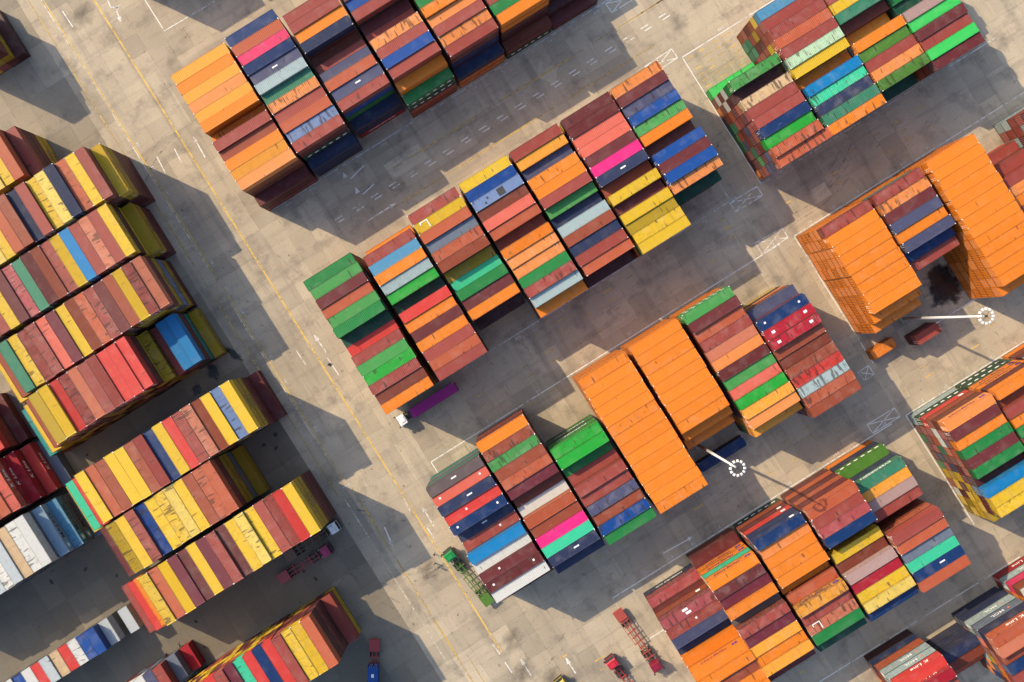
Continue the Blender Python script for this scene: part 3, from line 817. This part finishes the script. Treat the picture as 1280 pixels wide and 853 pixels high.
for q, (a, u, v) in enumerate(cells):
    r = RND.random()
    if q < 300:
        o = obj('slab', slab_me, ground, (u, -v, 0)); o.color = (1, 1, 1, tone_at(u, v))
    else:
        o = len(far_v); t = tone_at(u, v)
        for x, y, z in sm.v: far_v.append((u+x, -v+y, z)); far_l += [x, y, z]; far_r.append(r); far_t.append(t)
        far_f += [tuple(i+o for i in f) for f in sm.f]
me = bpy.data.meshes.new('slab_field'); me.from_pydata(far_v, [], far_f); me.materials.append(CONC_A)
me.attributes.new('loc', 'FLOAT_VECTOR', 'POINT').data.foreach_set('vector', far_l)
me.attributes.new('rnd', 'FLOAT', 'POINT').data.foreach_set('value', far_r)
me.attributes.new('tone', 'FLOAT', 'POINT').data.foreach_set('value', far_t)
fo = obj('slab_field', me, ground); fo['kind'] = 'stuff'

# ------------------------------------------------------------------ painted markings (sheets 4 mm above the slabs)
ZM = .005
def strip(name, a, b, w, mat, z=ZM):
    """line between two yard points"""
    (u0, v0), (u1, v1) = a, b
    d = Vector((u1-u0, -(v1-v0))); L = d.length; d.normalize(); nrm = Vector((-d.y, d.x)) * (w/2)
    m = MB(); m.add([(-L/2, -w/2, 0), (L/2, -w/2, 0), (L/2, w/2, 0), (-L/2, w/2, 0)], [(0, 1, 2, 3)])
    return obj(name, m.mesh(name, [mat]), ground, ((u0+u1)/2, -(v0+v1)/2, z), rot=(0, 0, math.atan2(d.y, d.x)))
def pstrip(name, p, q, w, mat, z=ZM): return strip(name, g2(*p), g2(*q), w, mat, z)

# lane lines along v
uL3 = (g2(120, 0)[0] + g2(540, 680)[0]) / 2
uL2 = (g2(58, 0)[0] + g2(494, 720)[0]) / 2
strip('lane_line', (uL3, g2(120, 0)[1]-30), (uL3, g2(620, 820)[1]), .30, YEL_LINE)
strip('lane_line', (uL2, g2(58, 0)[1]-30), (uL2, 9.5), .26, WORN_WHITE)
strip('lane_line', (uL2+.45, g2(58, 0)[1]-30), (uL2+.45, 9.5), .2, YEL_LINE)
strip('lane_line', (uL2-2.6, g2(58, 0)[1]-30), (uL2-2.6, 12), .25, YEL_FAINT)
strip('lane_line', (uL2-1.6, 12), (uL2-1.6, 60), .25, WORN_WHITE)
strip('lane_line', (uL2+1.2, 12), (uL2+1.2, 120), .4, YEL_FAINT)
strip('lane_line', (uL2+3.4, 60), (uL2+3.4, 110), .25, YEL_FAINT)
strip('lane_line', (uL2-1.6, 10.9), (uL2+1.3, 10.9), .25, FAINT_LINE)
# block outlines
def line_u(v, u0, u1, mat=WHITE_LINE, w=.24): strip('block_line', (u0, v), (u1, v), w, mat)
def line_v(u, v0, v1, mat=WHITE_LINE, w=.24): strip('block_line', (u, v0), (u, v1), w, mat)
line_u(-53.75, -31.5, 66, FAINT_LINE, .3); line_u(1.9, -14, 64.5, FAINT_LINE, .3); line_u(16.75, -31.3, 66)
line_u(-32.95, 69.9, 130); line_u(2.4, 69.9, 135, FAINT_LINE); line_u(16.95, 69.9, 135); line_u(52.3, 83, 105)
line_u(66.85, -11.9, 66); line_u(66.95, 69.9, 112); line_u(109.6, 10, 75); line_u(52.2, 8, 60, FAINT_LINE)
line_v(69.85, -32.9, 2.3); line_v(69.85, 17, 52.4); line_v(69.85, 67, 97.5); line_v(-11.9, 66.95, 73, FAINT_LINE); line_v(-31.3, 16.85, 20.5)
line_v(61.5, -3, 2.3, FAINT_LINE); line_u(79.6, -9.5, -5.3)
# tick clusters that number the bays along the lines
def tick(u, v):
    for i in range(3): strip('bay_number', (u+i*.55, v+.55), (u+i*.55, v+1.25), .22, FAINT_LINE)
for v, sgn, us in ((-53.75, 1, [-28+6.6*i for i in range(14)]), (1.9, 1, [-12+13.1*i for i in range(6)]), (16.75, -1, [-28+13.1*i for i in range(8)]), (-32.95, -1, [74+6.6*i for i in range(5)]), (16.95, -1, [74+6.6*i for i in range(6)]), (66.85, -1, [-9+6.6*i for i in range(12)]), (66.95, -1, [74+6.6*i for i in range(5)])):
    for u in us: tick(u, v if sgn > 0 else v-1.8)
for i in range(13): 
    v = -84 + i*6.6
    for q in range(3): strip('bay_number', (uL2+1.0, v+q*.5), (uL2+1.7, v+q*.5), .2, FAINT_LINE)
# aisle between the first two blocks: yellow edges, paired dashes
vy1 = (g2(529.6, 185.6)[1] + g2(750, 50)[1]) / 2; vy2 = (g2(559, 218)[1] + g2(750, 99)[1]) / 2
strip('lane_line', (-2, vy1), (95, vy1), .28, YEL_FAINT); strip('lane_line', (-8, vy2), (66, vy2), .28, YEL_FAINT); strip('lane_line', (66, vy1), (105, vy1), .3, YEL_LINE)
pc = g2(560.5, 189.5)
for i in range(-6, 13):
    for dv in (-.45, .45):
        strip('paired_dash', (pc[0]+i*5.02-1.0+dv*.6, pc[1]+dv), (pc[0]+i*5.02+1.0+dv*.6, pc[1]+dv), .26, WHITE_LINE)
# slot marks painted on the concrete
def slot_marks(u0, u1, v0, v1, du, dv, p):
    nu, nv = int((u1-u0)/du), int((v1-v0)/dv)
    for i in range(nu):
        for k in range(nv):
            if RND.random() > p: continue
            u = u0 + i*du + RND.uniform(-.3, .3); v = v0 + k*dv; x, y = to_px(u, v, 0)
            if -10 < x < 1290 and -10 < y < 863: strip('slot_mark', (u, v), (u+RND.uniform(1.2, 2.6), v), .22, RND.choice([YEL_FAINT, YEL_LINE, YEL_FAINT]))
slot_marks(-14, 66, 4.5, 16, 6.4, 2.45, .55); slot_marks(72, 118, 4.5, 16, 6.4, 2.45, .5)
slot_marks(-10, 66, 54.5, 66, 6.4, 2.45, .5); slot_marks(72, 105, 54.5, 66, 6.4, 2.45, .5)
slot_marks(71, 84, -32, -21, 3.1, 1.6, .9); slot_marks(48, 62, 17.6, 24.5, 6.4, 2.45, .9); slot_marks(-5, 8, 17.6, 26, 6.4, 2.45, .9)
slot_marks(-10, 60, 98, 109, 6.4, 2.45, .4); slot_marks(-30, -13, 70, 100, 6.4, 2.45, .35); slot_marks(-30, -18, 9, 18, 6, 2.45, .5)
# lane arrows and short dashes
def arrow(tip, tail, bent=0):
    (u0, v0), (u1, v1) = g2(*tail), g2(*tip)
    d = Vector((u1-u0, -(v1-v0))); L = d.length
    m = MB(); a = L - 1.7
    m.add([(0,-.14,0),(a,-.14,0),(a,.14,0),(0,.14,0)], [(0,1,2,3)])
    if bent: m.add([(a,-.14,0),(a+.9,bent*1.5-.15,0),(a+.5,bent*1.5+.45,0),(a-.1,.3,0)], [(0,1,2,3)]); m.add([(a+.2,bent*2.4,0),(a+1.3,bent*1.2,0),(a+.1,bent*.9,0)], [(0,1,2)])
    else: m.add([(a,-.52,0),(L,0,0),(a,.52,0)], [(0,1,2)])
    obj('lane_arrow', m.mesh('lane_arrow', [WHITE_LINE]), ground, (u0, -v0, ZM), rot=(0, 0, math.atan2(d.y, d.x)))
for tip, tail in (((241,170),(256.5,197)), ((392,418),(408,441)), ((492,685.6),(480.6,659)), ((526.6,632),(542.5,658)), ((650,823),(664,845)), ((706.6,821.7),(719.5,842)), ((495,254),(457,278)), ((868,670),(829,692))):
    arrow(tip, tail)
arrow((141, 18), (134, -2), 1); arrow((432, 230), (455, 207), -1); arrow((447, 249), (468, 230), -1); arrow((152, 30), (146, 14))
for p, q in (((196,196),(207.5,218)), ((218,186),(226.5,203)), ((408,446),(423.5,469)), ((370,438),(382,456)), ((505,624),(513,640)), ((616,806),(625,818)), ((631,828),(640,841)), ((181,0),(205,38)), ((205,39),(268,2)), ((78,14),(91,34)), ((534,660),(543,674))):
    pstrip('lane_dash', p, q, .24, WHITE_LINE)
# boxes crossed with diagonals
def xbox(cs):
    P = [g2(*c) for c in cs]
    for a, b in ((0,1),(1,2),(2,3),(3,0),(0,2),(1,3)): strip('crossed_box_line', P[a], P[b], .2, WHITE_LINE, ZM + (.004 if (a, b) in ((0,2),(1,3)) else 0))
for cs in (((806,83.5),(839.4,61.3),(847,72.4),(814,94)), ((912.5,254),(946,233),(953.5,244.4),(919.7,265)), ((944,304),(977.8,285.4),(985,297),(953,318)), ((1072.6,465.8),(1085.5,457),(1092.5,468),(1081,476)), ((1084,531),(1118,510),(1125,521),(1091,542)), ((757,5),(790,-15),(797,-4),(765,16))):
    xbox(cs)
# pale repaired patches
def patch(cs, name='concrete_patch'):
    P = [g2(*c) for c in cs]; c0 = (sum(p[0] for p in P)/len(P), sum(p[1] for p in P)/len(P))
    m = MB(); m.add([(p[0]-c0[0], -(p[1]-c0[1]), 0) for p in P], [tuple(range(len(P)))])
    obj(name, m.mesh(name, [CONC_L]), ground, (c0[0], -c0[1], .0025))
patch(((479,207),(522,180),(535,197),(492,225))); patch(((673,76),(697,84),(694,107),(673,97))); patch(((1010,240),(1030,228),(1040,243),(1020,256)))
# oil and dirt
def stain(px, ru, rv, mat, rz=0):
    u, v = g2(*px); m = MB(); n = 20
    m.add([(1.5*math.cos(2*math.pi*i/n), 1.5*math.sin(2*math.pi*i/n), 0) for i in range(n)], [tuple(range(n))])
    o = obj('oil_stain' if mat is OIL else 'tyre_stain', m.mesh('stain', [mat]), ground, (u, -v, .011 + .0004*len(ground.children) % .004), rot=(0, 0, rz)); o.scale = (ru, rv, 1)
for px, ru, rv, rz in (((291,442),1.0,3.0,.4), ((266,464),1.6,2.4,0), ((1180,350),4.6,4.0,.55), ((1174,362),4.4,2.6,.55), ((1186,362),4.2,3.6,.2), ((1170,344),3.4,2.4,.5), ((246,487),1.6,1.2,.4), ((330,556),.7,.5,0), ((345,560),.8,.5,.5)):
    stain(px, ru, rv, OIL, rz)
for i in range(60):
    px = (RND.uniform(60, 430), RND.uniform(440, 853)) if i < 40 else (RND.uniform(420, 760), RND.uniform(560, 853))
    stain(px, RND.uniform(.25, .8), RND.uniform(.25, .9), OIL if i < 34 else DUST, RND.uniform(0, 3))
for px in ((655, 838), (690, 848), (104, 18), (250, 590), (640, 800), (535, 712)): stain(px, 4.0, 2.8, DUST, .5)

# tyre marks left by turning trailers
RUBBER = worn_paint('tyre_rubber_mark', (.16, .14, .115), .50, .76)
def tyre_mark(px, rad, a0, a1, w=.28):
    u, v = g2(*px); m = MB(); n = 18; vs = []
    for i in range(n+1):
        a = a0 + (a1-a0)*i/n
        for r in (rad-w/2, rad+w/2): vs.append((r*math.cos(a), r*math.sin(a), 0))
    m.add(vs, [(2*i, 2*i+1, 2*i+3, 2*i+2) for i in range(n)])
    obj('tyre_mark', m.mesh('tyre_mark', [RUBBER]), ground, (u, -v, .0034))
MK = random.Random(5)
for cx, cy in ((470, 560), (430, 620), (540, 600), (600, 790), (500, 780), (690, 800), (330, 330), (250, 250), (180, 60), (350, 290), (450, 470), (900, 120), (860, 300), (1100, 480), (1150, 500), (620, 480), (700, 450), (480, 240), (620, 150), (1000, 250)):
    for _ in range(2):
        R = MK.uniform(9, 34); a0 = MK.choice([0, math.pi/2, math.pi, -math.pi/2]) + MK.uniform(-.25, .25); sw = MK.uniform(.5, 1.3)
        p = (cx + MK.uniform(-45, 45), cy + MK.uniform(-35, 35))
        tyre_mark(p, R, a0, a0 + sw, MK.uniform(.22, .4)); tyre_mark(p, R + 1.9, a0, a0 + sw, MK.uniform(.22, .4))

# ------------------------------------------------------------------ lamp masts
def mast(px, label):
    u, v = g2(*px, 35.0); root = empty('lamp_mast', (u, -v, 0)); tag(root, label, 'lamp mast', 'lamp masts in the yard')
    m = MB(); m.tube((0,0,.45), (0,0,34.6), .42, .17, 16); obj('pole', m.mesh('pole', [GALV], True), root)
    m = MB(); m.box(-.9,.9,-.9,.9,.003,.45); obj('footing', m.mesh('footing', [CONC_L]), root)
    m = MB(); m.tube((0,0,34.6), (0,0,35.1), .28, .22, 12); obj('mast_head', m.mesh('mast_head', [STEEL_DK]), root)
    m = MB(); n = 36; R = 1.28
    for i in range(n):
        a, b = 2*math.pi*i/n, 2*math.pi*(i+1)/n
        m.tube((R*math.cos(a), R*math.sin(a), 34.7), (R*math.cos(b), R*math.sin(b), 34.7), .05, n=6)
    for i in range(4):
        a = math.pi/2*i+.4; m.tube((.2*math.cos(a), .2*math.sin(a), 34.8), (R*math.cos(a), R*math.sin(a), 34.7), .045, n=6)
    obj('ring', m.mesh('ring', [STEEL_DK]), root)
    f = MB(); f.box(-.25,.25,-.22,.22,-.12,.12); f.box(-.05,.05,-.2,.2,.1205,.2); fm = f.mesh('floodlight', [LAMPW])
    for i in range(12):
        a = 2*math.pi*i/12; obj('floodlight', fm, root, (1.42*math.cos(a), 1.42*math.sin(a), 34.78), rot=(0, .35, a))
mast((922.4, 585.7), 'tall white lamp mast beside the deep blue ground container')
mast((1233.5, 395.3), 'tall white lamp mast beside the pair of maroon containers')

# ------------------------------------------------------------------ trucks
_wm = None
def wheel_mesh():
    global _wm
    if _wm is None:
        t = MB(); t.tube((0,-.16,0), (0,.16,0), .5, n=20); a = t.mesh('tyre', [TYRE], False)
        r = MB(); r.tube((0,-.165,0), (0,.165,0), .28, n=12); r.tube((0,-.19,0), (0,.19,0), .1, n=8); _wm = (a, r.mesh('rim', [RIM]))
    return _wm
def wheel(root, x, y):
    w = obj('wheel', wheel_mesh()[0], root, (x, y, .5)); obj('rim', wheel_mesh()[1], w); return w

def tractor(root, x0, cab, frame):
    """terminal tractor; x0 = rear of the cab, nose towards +x"""
    k = (*cab, 1); f = (*frame, 1)
    m = MB(); m.prism([(x0,.75),(x0+2.15,.75),(x0+2.25,1.55),(x0+1.95,2.75),(x0+1.75,2.95),(x0+.12,2.95),(x0,2.8)], -1.2, 1.2)
    c = obj('cab', m.mesh('cab', [VEH]), root, color=k)
    m = MB(); m.add([(x0+2.262,-1.05,1.62),(x0+2.262,1.05,1.62),(x0+1.99,1.05,2.68),(x0+1.99,-1.05,2.68)], [(0,1,2,3)]); obj('windscreen', m.mesh('windscreen', [GLASS]), c)
    for s in (-1, 1):
        m = MB(); y = s*1.207; m.add([(x0+.7,y,1.75),(x0+1.9,y,1.75),(x0+1.75,y,2.6),(x0+.7,y,2.6)], [(0,1,2,3)]); obj('side_window', m.mesh('side_window', [GLASS]), c)
    m = MB(); m.box(x0+.35, x0+1.3, -.65, .65, 2.955, 3.1); m.box(x0+1.45, x0+1.62, -1.0, 1.0, 2.955, 3.02)
    obj('roof_hatch', m.mesh('roof_hatch', [VEH]), c, color=(min(.8, cab[0]*1.25), min(.8, cab[1]*1.25), min(.8, cab[2]*1.25), 1))
    for s in (-1, 1):
        m = MB(); m.box(x0+2.1, x0+2.5, min(s*1.2, s*1.5), max(s*1.2, s*1.5), 2.0, 2.55); m.tube((x0+1.9, s*1.15, 2.5), (x0+2.3, s*1.4, 2.5), .03, n=6)
        obj('mirror', m.mesh('mirror', [STEEL_DK]), root)
    m = MB(); m.box(x0+2.1, x0+2.42, -1.2, 1.2, .5, .95); obj('bumper', m.mesh('bumper', [STEEL_DK]), root)
    m = MB()
    for s in (-1, 1): m.box(x0-3.4, x0+2.1, min(s*.35, s*.5), max(s*.35, s*.5), .62, .9)
    for x in (-3.3, -2.2, -1.1, -.2): m.box(x0+x, x0+x+.15, -.35, .35, .65, .88)
    obj('tractor_frame', m.mesh('tractor_frame', [VEH]), root, color=f)
    m = MB(); m.box(x0-2.9, x0-1.9, -.55, .55, .905, 1.1); m.tube((x0-2.4,0,1.1), (x0-2.4,0,1.18), .45, n=14); obj('fifth_wheel', m.mesh('fifth_wheel', [STEEL_DK]), root)
    for s in (-1, 1):
        m = MB(); m.tube((x0-.95, s*.95, .8), (x0-.1, s*.95, .8), .28, n=12); obj('fuel_tank', m.mesh('fuel_tank', [RIM]), root)
        m = MB(); m.box(x0-3.2, x0-1.5, min(s*.72, s*1.2), max(s*.72, s*1.2), 1.02, 1.06); obj('mudguard', m.mesh('mudguard', [STEEL_DK]), root)
        wheel(root, x0+1.25, s*1.05); wheel(root, x0-1.9, s*.98); wheel(root, x0-2.95, s*.98)

def trailer(root, x1, L, col, deck=True, step=1.9):
    """skeletal container trailer from x1 (front) back over L metres"""
    f = (*col, 1); xr = x1 - L
    m = MB()
    for s in (-1, 1):
        m.box(xr, x1, min(s*.38, s*.58), max(s*.38, s*.58), 1.19, 1.42)
    obj('main_beam', m.mesh('main_beam', [VEH]), root, color=f)
    n = int(L/step)
    for i in range(n+1):
        x = xr + .1 + (L-.35)*i/n; w = 1.22 if i % 2 == 0 or i in (0, n) else .9
        m = MB(); m.box(x, x+.22, -w, w, 1.43, 1.53)
        if w > 1:
            for s in (-1, 1): m.box(x, x+.22, min(s*(w-.2), s*w), max(s*(w-.2), s*w), 1.535, 1.6)
        obj('cross_beam', m.mesh('cross_beam', [VEH]), root, color=f)
    for s in (-1, 1):
        m = MB(); m.box(xr+.4, x1-4.5, min(s*1.1, s*1.2), max(s*1.1, s*1.2), 1.3, 1.42); obj('side_rail', m.mesh('side_rail', [VEH]), root, color=f)
        m = MB(); m.box(x1-3.2, x1-3.05, min(s*.62, s*.76), max(s*.62, s*.76), .1, 1.19); m.box(x1-3.3, x1-2.95, min(s*.58, s*.8), max(s*.58, s*.8), .005, .1); obj('landing_leg', m.mesh('landing_leg', [VEH]), root, color=f)
    if deck:
        m = MB(); m.box(xr+.02, xr+2.7, -1.24, 1.24, 1.605, 1.66); m.box(xr+.02, xr+.1, -1.24, 1.24, 1.1, 1.604); obj('tail_deck', m.mesh('tail_deck', [VEH]), root, color=f)
    for ax in (1.4, 2.7, 4.0):
        for s in (-1, 1): wheel(root, xr+ax, s*.98)
    m = MB()
    for ax in (1.4, 2.7, 4.0): m.tube((xr+ax,-.95,.5), (xr+ax,.95,.5), .09, n=8)
    obj('axles', m.mesh('axles', [STEEL_DK]), root)
    for s in (-1, 1):
        m = MB(); m.box(xr-.03, xr+.02, min(s*.7, s*1.15), max(s*.7, s*1.15), 1.0, 1.18); obj('tail_lamp', m.mesh('tail_lamp', [LETTER_O]), root)

def truck(name, label, cab_uv, tail_uv, cab, frame, chas, L=None, deck=True, cat='truck', step=1.9):
    """cab_uv = middle of the cab roof, tail_uv = end of the trailer"""
    (cu, cv), (tu, tv) = cab_uv, tail_uv
    d = Vector((cu-tu, -(cv-tv))); full = d.length
    root = empty(name, (cu, -cv, .004), math.atan2(d.y, d.x)); tag(root, label, cat)
    tractor(root, -1.0, cab, frame)
    trailer(root, -2.15, full - 2.15 if L is None else L, chas, deck, step)
    return root
RED = alb(190, 70, 62); DKRED = alb(150, 52, 56); WHT = (.78, .78, .76)
t1 = truck('container_truck', 'container truck with white cab carrying the purple container', (-31.4, 4.6), (-16.4, 4.6), WHT, alb(60,60,60), alb(70,60,60), deck=False)
container('PU', L40, H_STD, (-22.6, -4.6, 1.61), 0.0, 'plain purple container riding on the white-cabbed truck', .0)
truck('container_truck', 'empty trailer truck with dark pink cab parked in the shade', g2(406, 690, 3), g2(349, 725, 1.3), alb(190,45,105), alb(90,60,60), alb(186,70,72))
truck('container_truck', 'shaded truck with white cab and brown trailer tight against yellow stacks', g2(416, 661, 3), g2(357, 698, 1.3), WHT, alb(70,60,55), alb(128,92,62))
truck('container_truck', 'green truck with empty green skeletal trailer', g2(562, 696, 3), g2(613, 755, 1.3), alb(18,160,78), alb(60,80,50), alb(92,140,46), step=1.3)
truck('container_truck', 'long empty red trailer behind a crimson tractor in the sun', g2(821, 835, 3), g2(771, 763, 1.3), alb(150,24,62), alb(120,55,50), alb(196,88,74), step=1.4)
truck('container_truck', 'red truck with bright cab roof and red trailer', g2(766, 831, 3), (g2(766, 831, 3)[0]+1.5, g2(766, 831, 3)[1]+15), alb(215,40,66), alb(70,60,55), alb(186,64,60))
c7 = g2(468, 799, 1.4); hd = Vector((-.53, .848)).normalized()   # heads down the picture along the shaded lane
t7 = truck('container_truck', 'red trailer loaded with one short blue container in the shade', (c7[0]+hd.x*15.6, c7[1]+hd.y*15.6), c7, alb(40,70,150), alb(60,60,60), alb(188,60,58), step=1.3)
cc = (c7[0]+hd.x*8.6, c7[1]+hd.y*8.6)
container('BL', L20, H_STD, (cc[0]+.0, -cc[1], 1.61), math.atan2(-hd.y, hd.x), 'short blue container riding at the front of the red trailer', .3, ['l'])
y8 = g2(702, 858, 3)
truck('container_truck', 'yellow-cabbed truck coming up beside the two white lane arrows', y8, (y8[0]+2.0, y8[1]+15), alb(235,200,30), alb(60,60,50), alb(90,85,70))
# ------------------------------------------------------------------ people
def person_mat(name, shirt, legs, hair):
    m, n, l, bs = new_mat(name)
    tc = n.new('ShaderNodeTexCoord'); sx = n.new('ShaderNodeSeparateXYZ'); l.new(tc.outputs['Object'], sx.inputs[0])
    cr = n.new('ShaderNodeValToRGB'); cr.color_ramp.interpolation = 'CONSTANT'
    l.new(mth(n, l, 'DIVIDE', sx.outputs[2], 1.8), cr.inputs[0])
    e = cr.color_ramp.elements; e[0].position = 0; e[0].color = (.02, .018, .016, 1); e[1].position = .05; e[1].color = (*legs, 1)
    for p, c in ((.53, shirt), (.835, (.42, .25, .17)), (.915, hair)):
        x = e.new(p); x.color = (*c, 1)
    l.new(cr.outputs[0], bs.inputs['Base Color']); bs.inputs['Roughness'].default_value = .8
    return m
def person(px, yaw, label, shirt, legs, hair, stride):
    u, v = g2(*px, 1.7)
    J = dict(pel=(0,0,.95), spine=(.0,0,1.18), chest=(0,0,1.36), neck=(0,0,1.50), head=(.02,0,1.60), crown=(.02,0,1.73),
             ls=(0,.19,1.42), le=(-.05,.26,1.15), lh=(.08,.27,.92), lf=(.11,.27,.84), rs=(0,-.19,1.42), re=(.02,-.26,1.15), rh=(.16,-.24,.95), rf=(.20,-.24,.88),
             lk=(.05+stride*.12,.1,.5), la=(stride*.2-.03,.11,.08), lt=(stride*.2+.16,.12,.035), lp=(0,.1,.9), rp=(0,-.1,.9), rk=(.05-stride*.08,-.1,.5), ra=(-stride*.2-.03,-.11,.08), rt=(-stride*.2+.16,-.12,.035))
    R = dict(pel=.145, spine=.135, chest=.155, neck=.06, head=.092, crown=.07, ls=.075, le=.05, lh=.035, lf=.028, rs=.075, re=.05, rh=.035, rf=.028, lp=.1, rp=.1, lk=.065, la=.045, lt=.04, rk=.065, ra=.045, rt=.04)
    ks = list(J); E_ = [('pel','spine'),('spine','chest'),('chest','neck'),('neck','head'),('head','crown'),('chest','ls'),('ls','le'),('le','lh'),('lh','lf'),('chest','rs'),('rs','re'),('re','rh'),('rh','rf'),('pel','lp'),('lp','lk'),('lk','la'),('la','lt'),('pel','rp'),('rp','rk'),('rk','ra'),('ra','rt')]
    me = bpy.data.meshes.new('person'); me.from_pydata([J[k] for k in ks], [(ks.index(a), ks.index(b)) for a, b in E_], [])
    me.materials.append(person_mat('clothing', shirt, legs, hair))
    o = obj('person', me, None, (u, -v, .006), rot=(0, 0, yaw))
    o.modifiers.new('skin', 'SKIN'); sv = me.skin_vertices[0].data
    for i, k in enumerate(ks): sv[i].radius = (R[k], R[k]*(1.25 if k in ('pel', 'spine', 'chest') else 1)); sv[i].use_root = k == 'pel'
    s = o.modifiers.new('sub', 'SUBSURF'); s.levels = 2; s.render_levels = 2
    tag(o, label, 'person')
person((542.3, 694.8), .6, 'person in dark work clothes standing alone beside the yellow lane line', (.03,.035,.05), (.03,.03,.035), (.012,.011,.01), .6)
person((543.2, 706.1), -1.8, 'person in a charcoal shirt, middle of the three near the green truck', (.05,.05,.055), (.02,.022,.03), (.012,.011,.01), .2)
person((548.0, 711.2), 1.9, 'person in a navy top, third of the three from the green cab', (.02,.03,.07), (.04,.038,.035), (.012,.011,.01), .9)
print('individual containers', keep, 'joined tris', sum(len(f)-2 for f in STUFF.f))
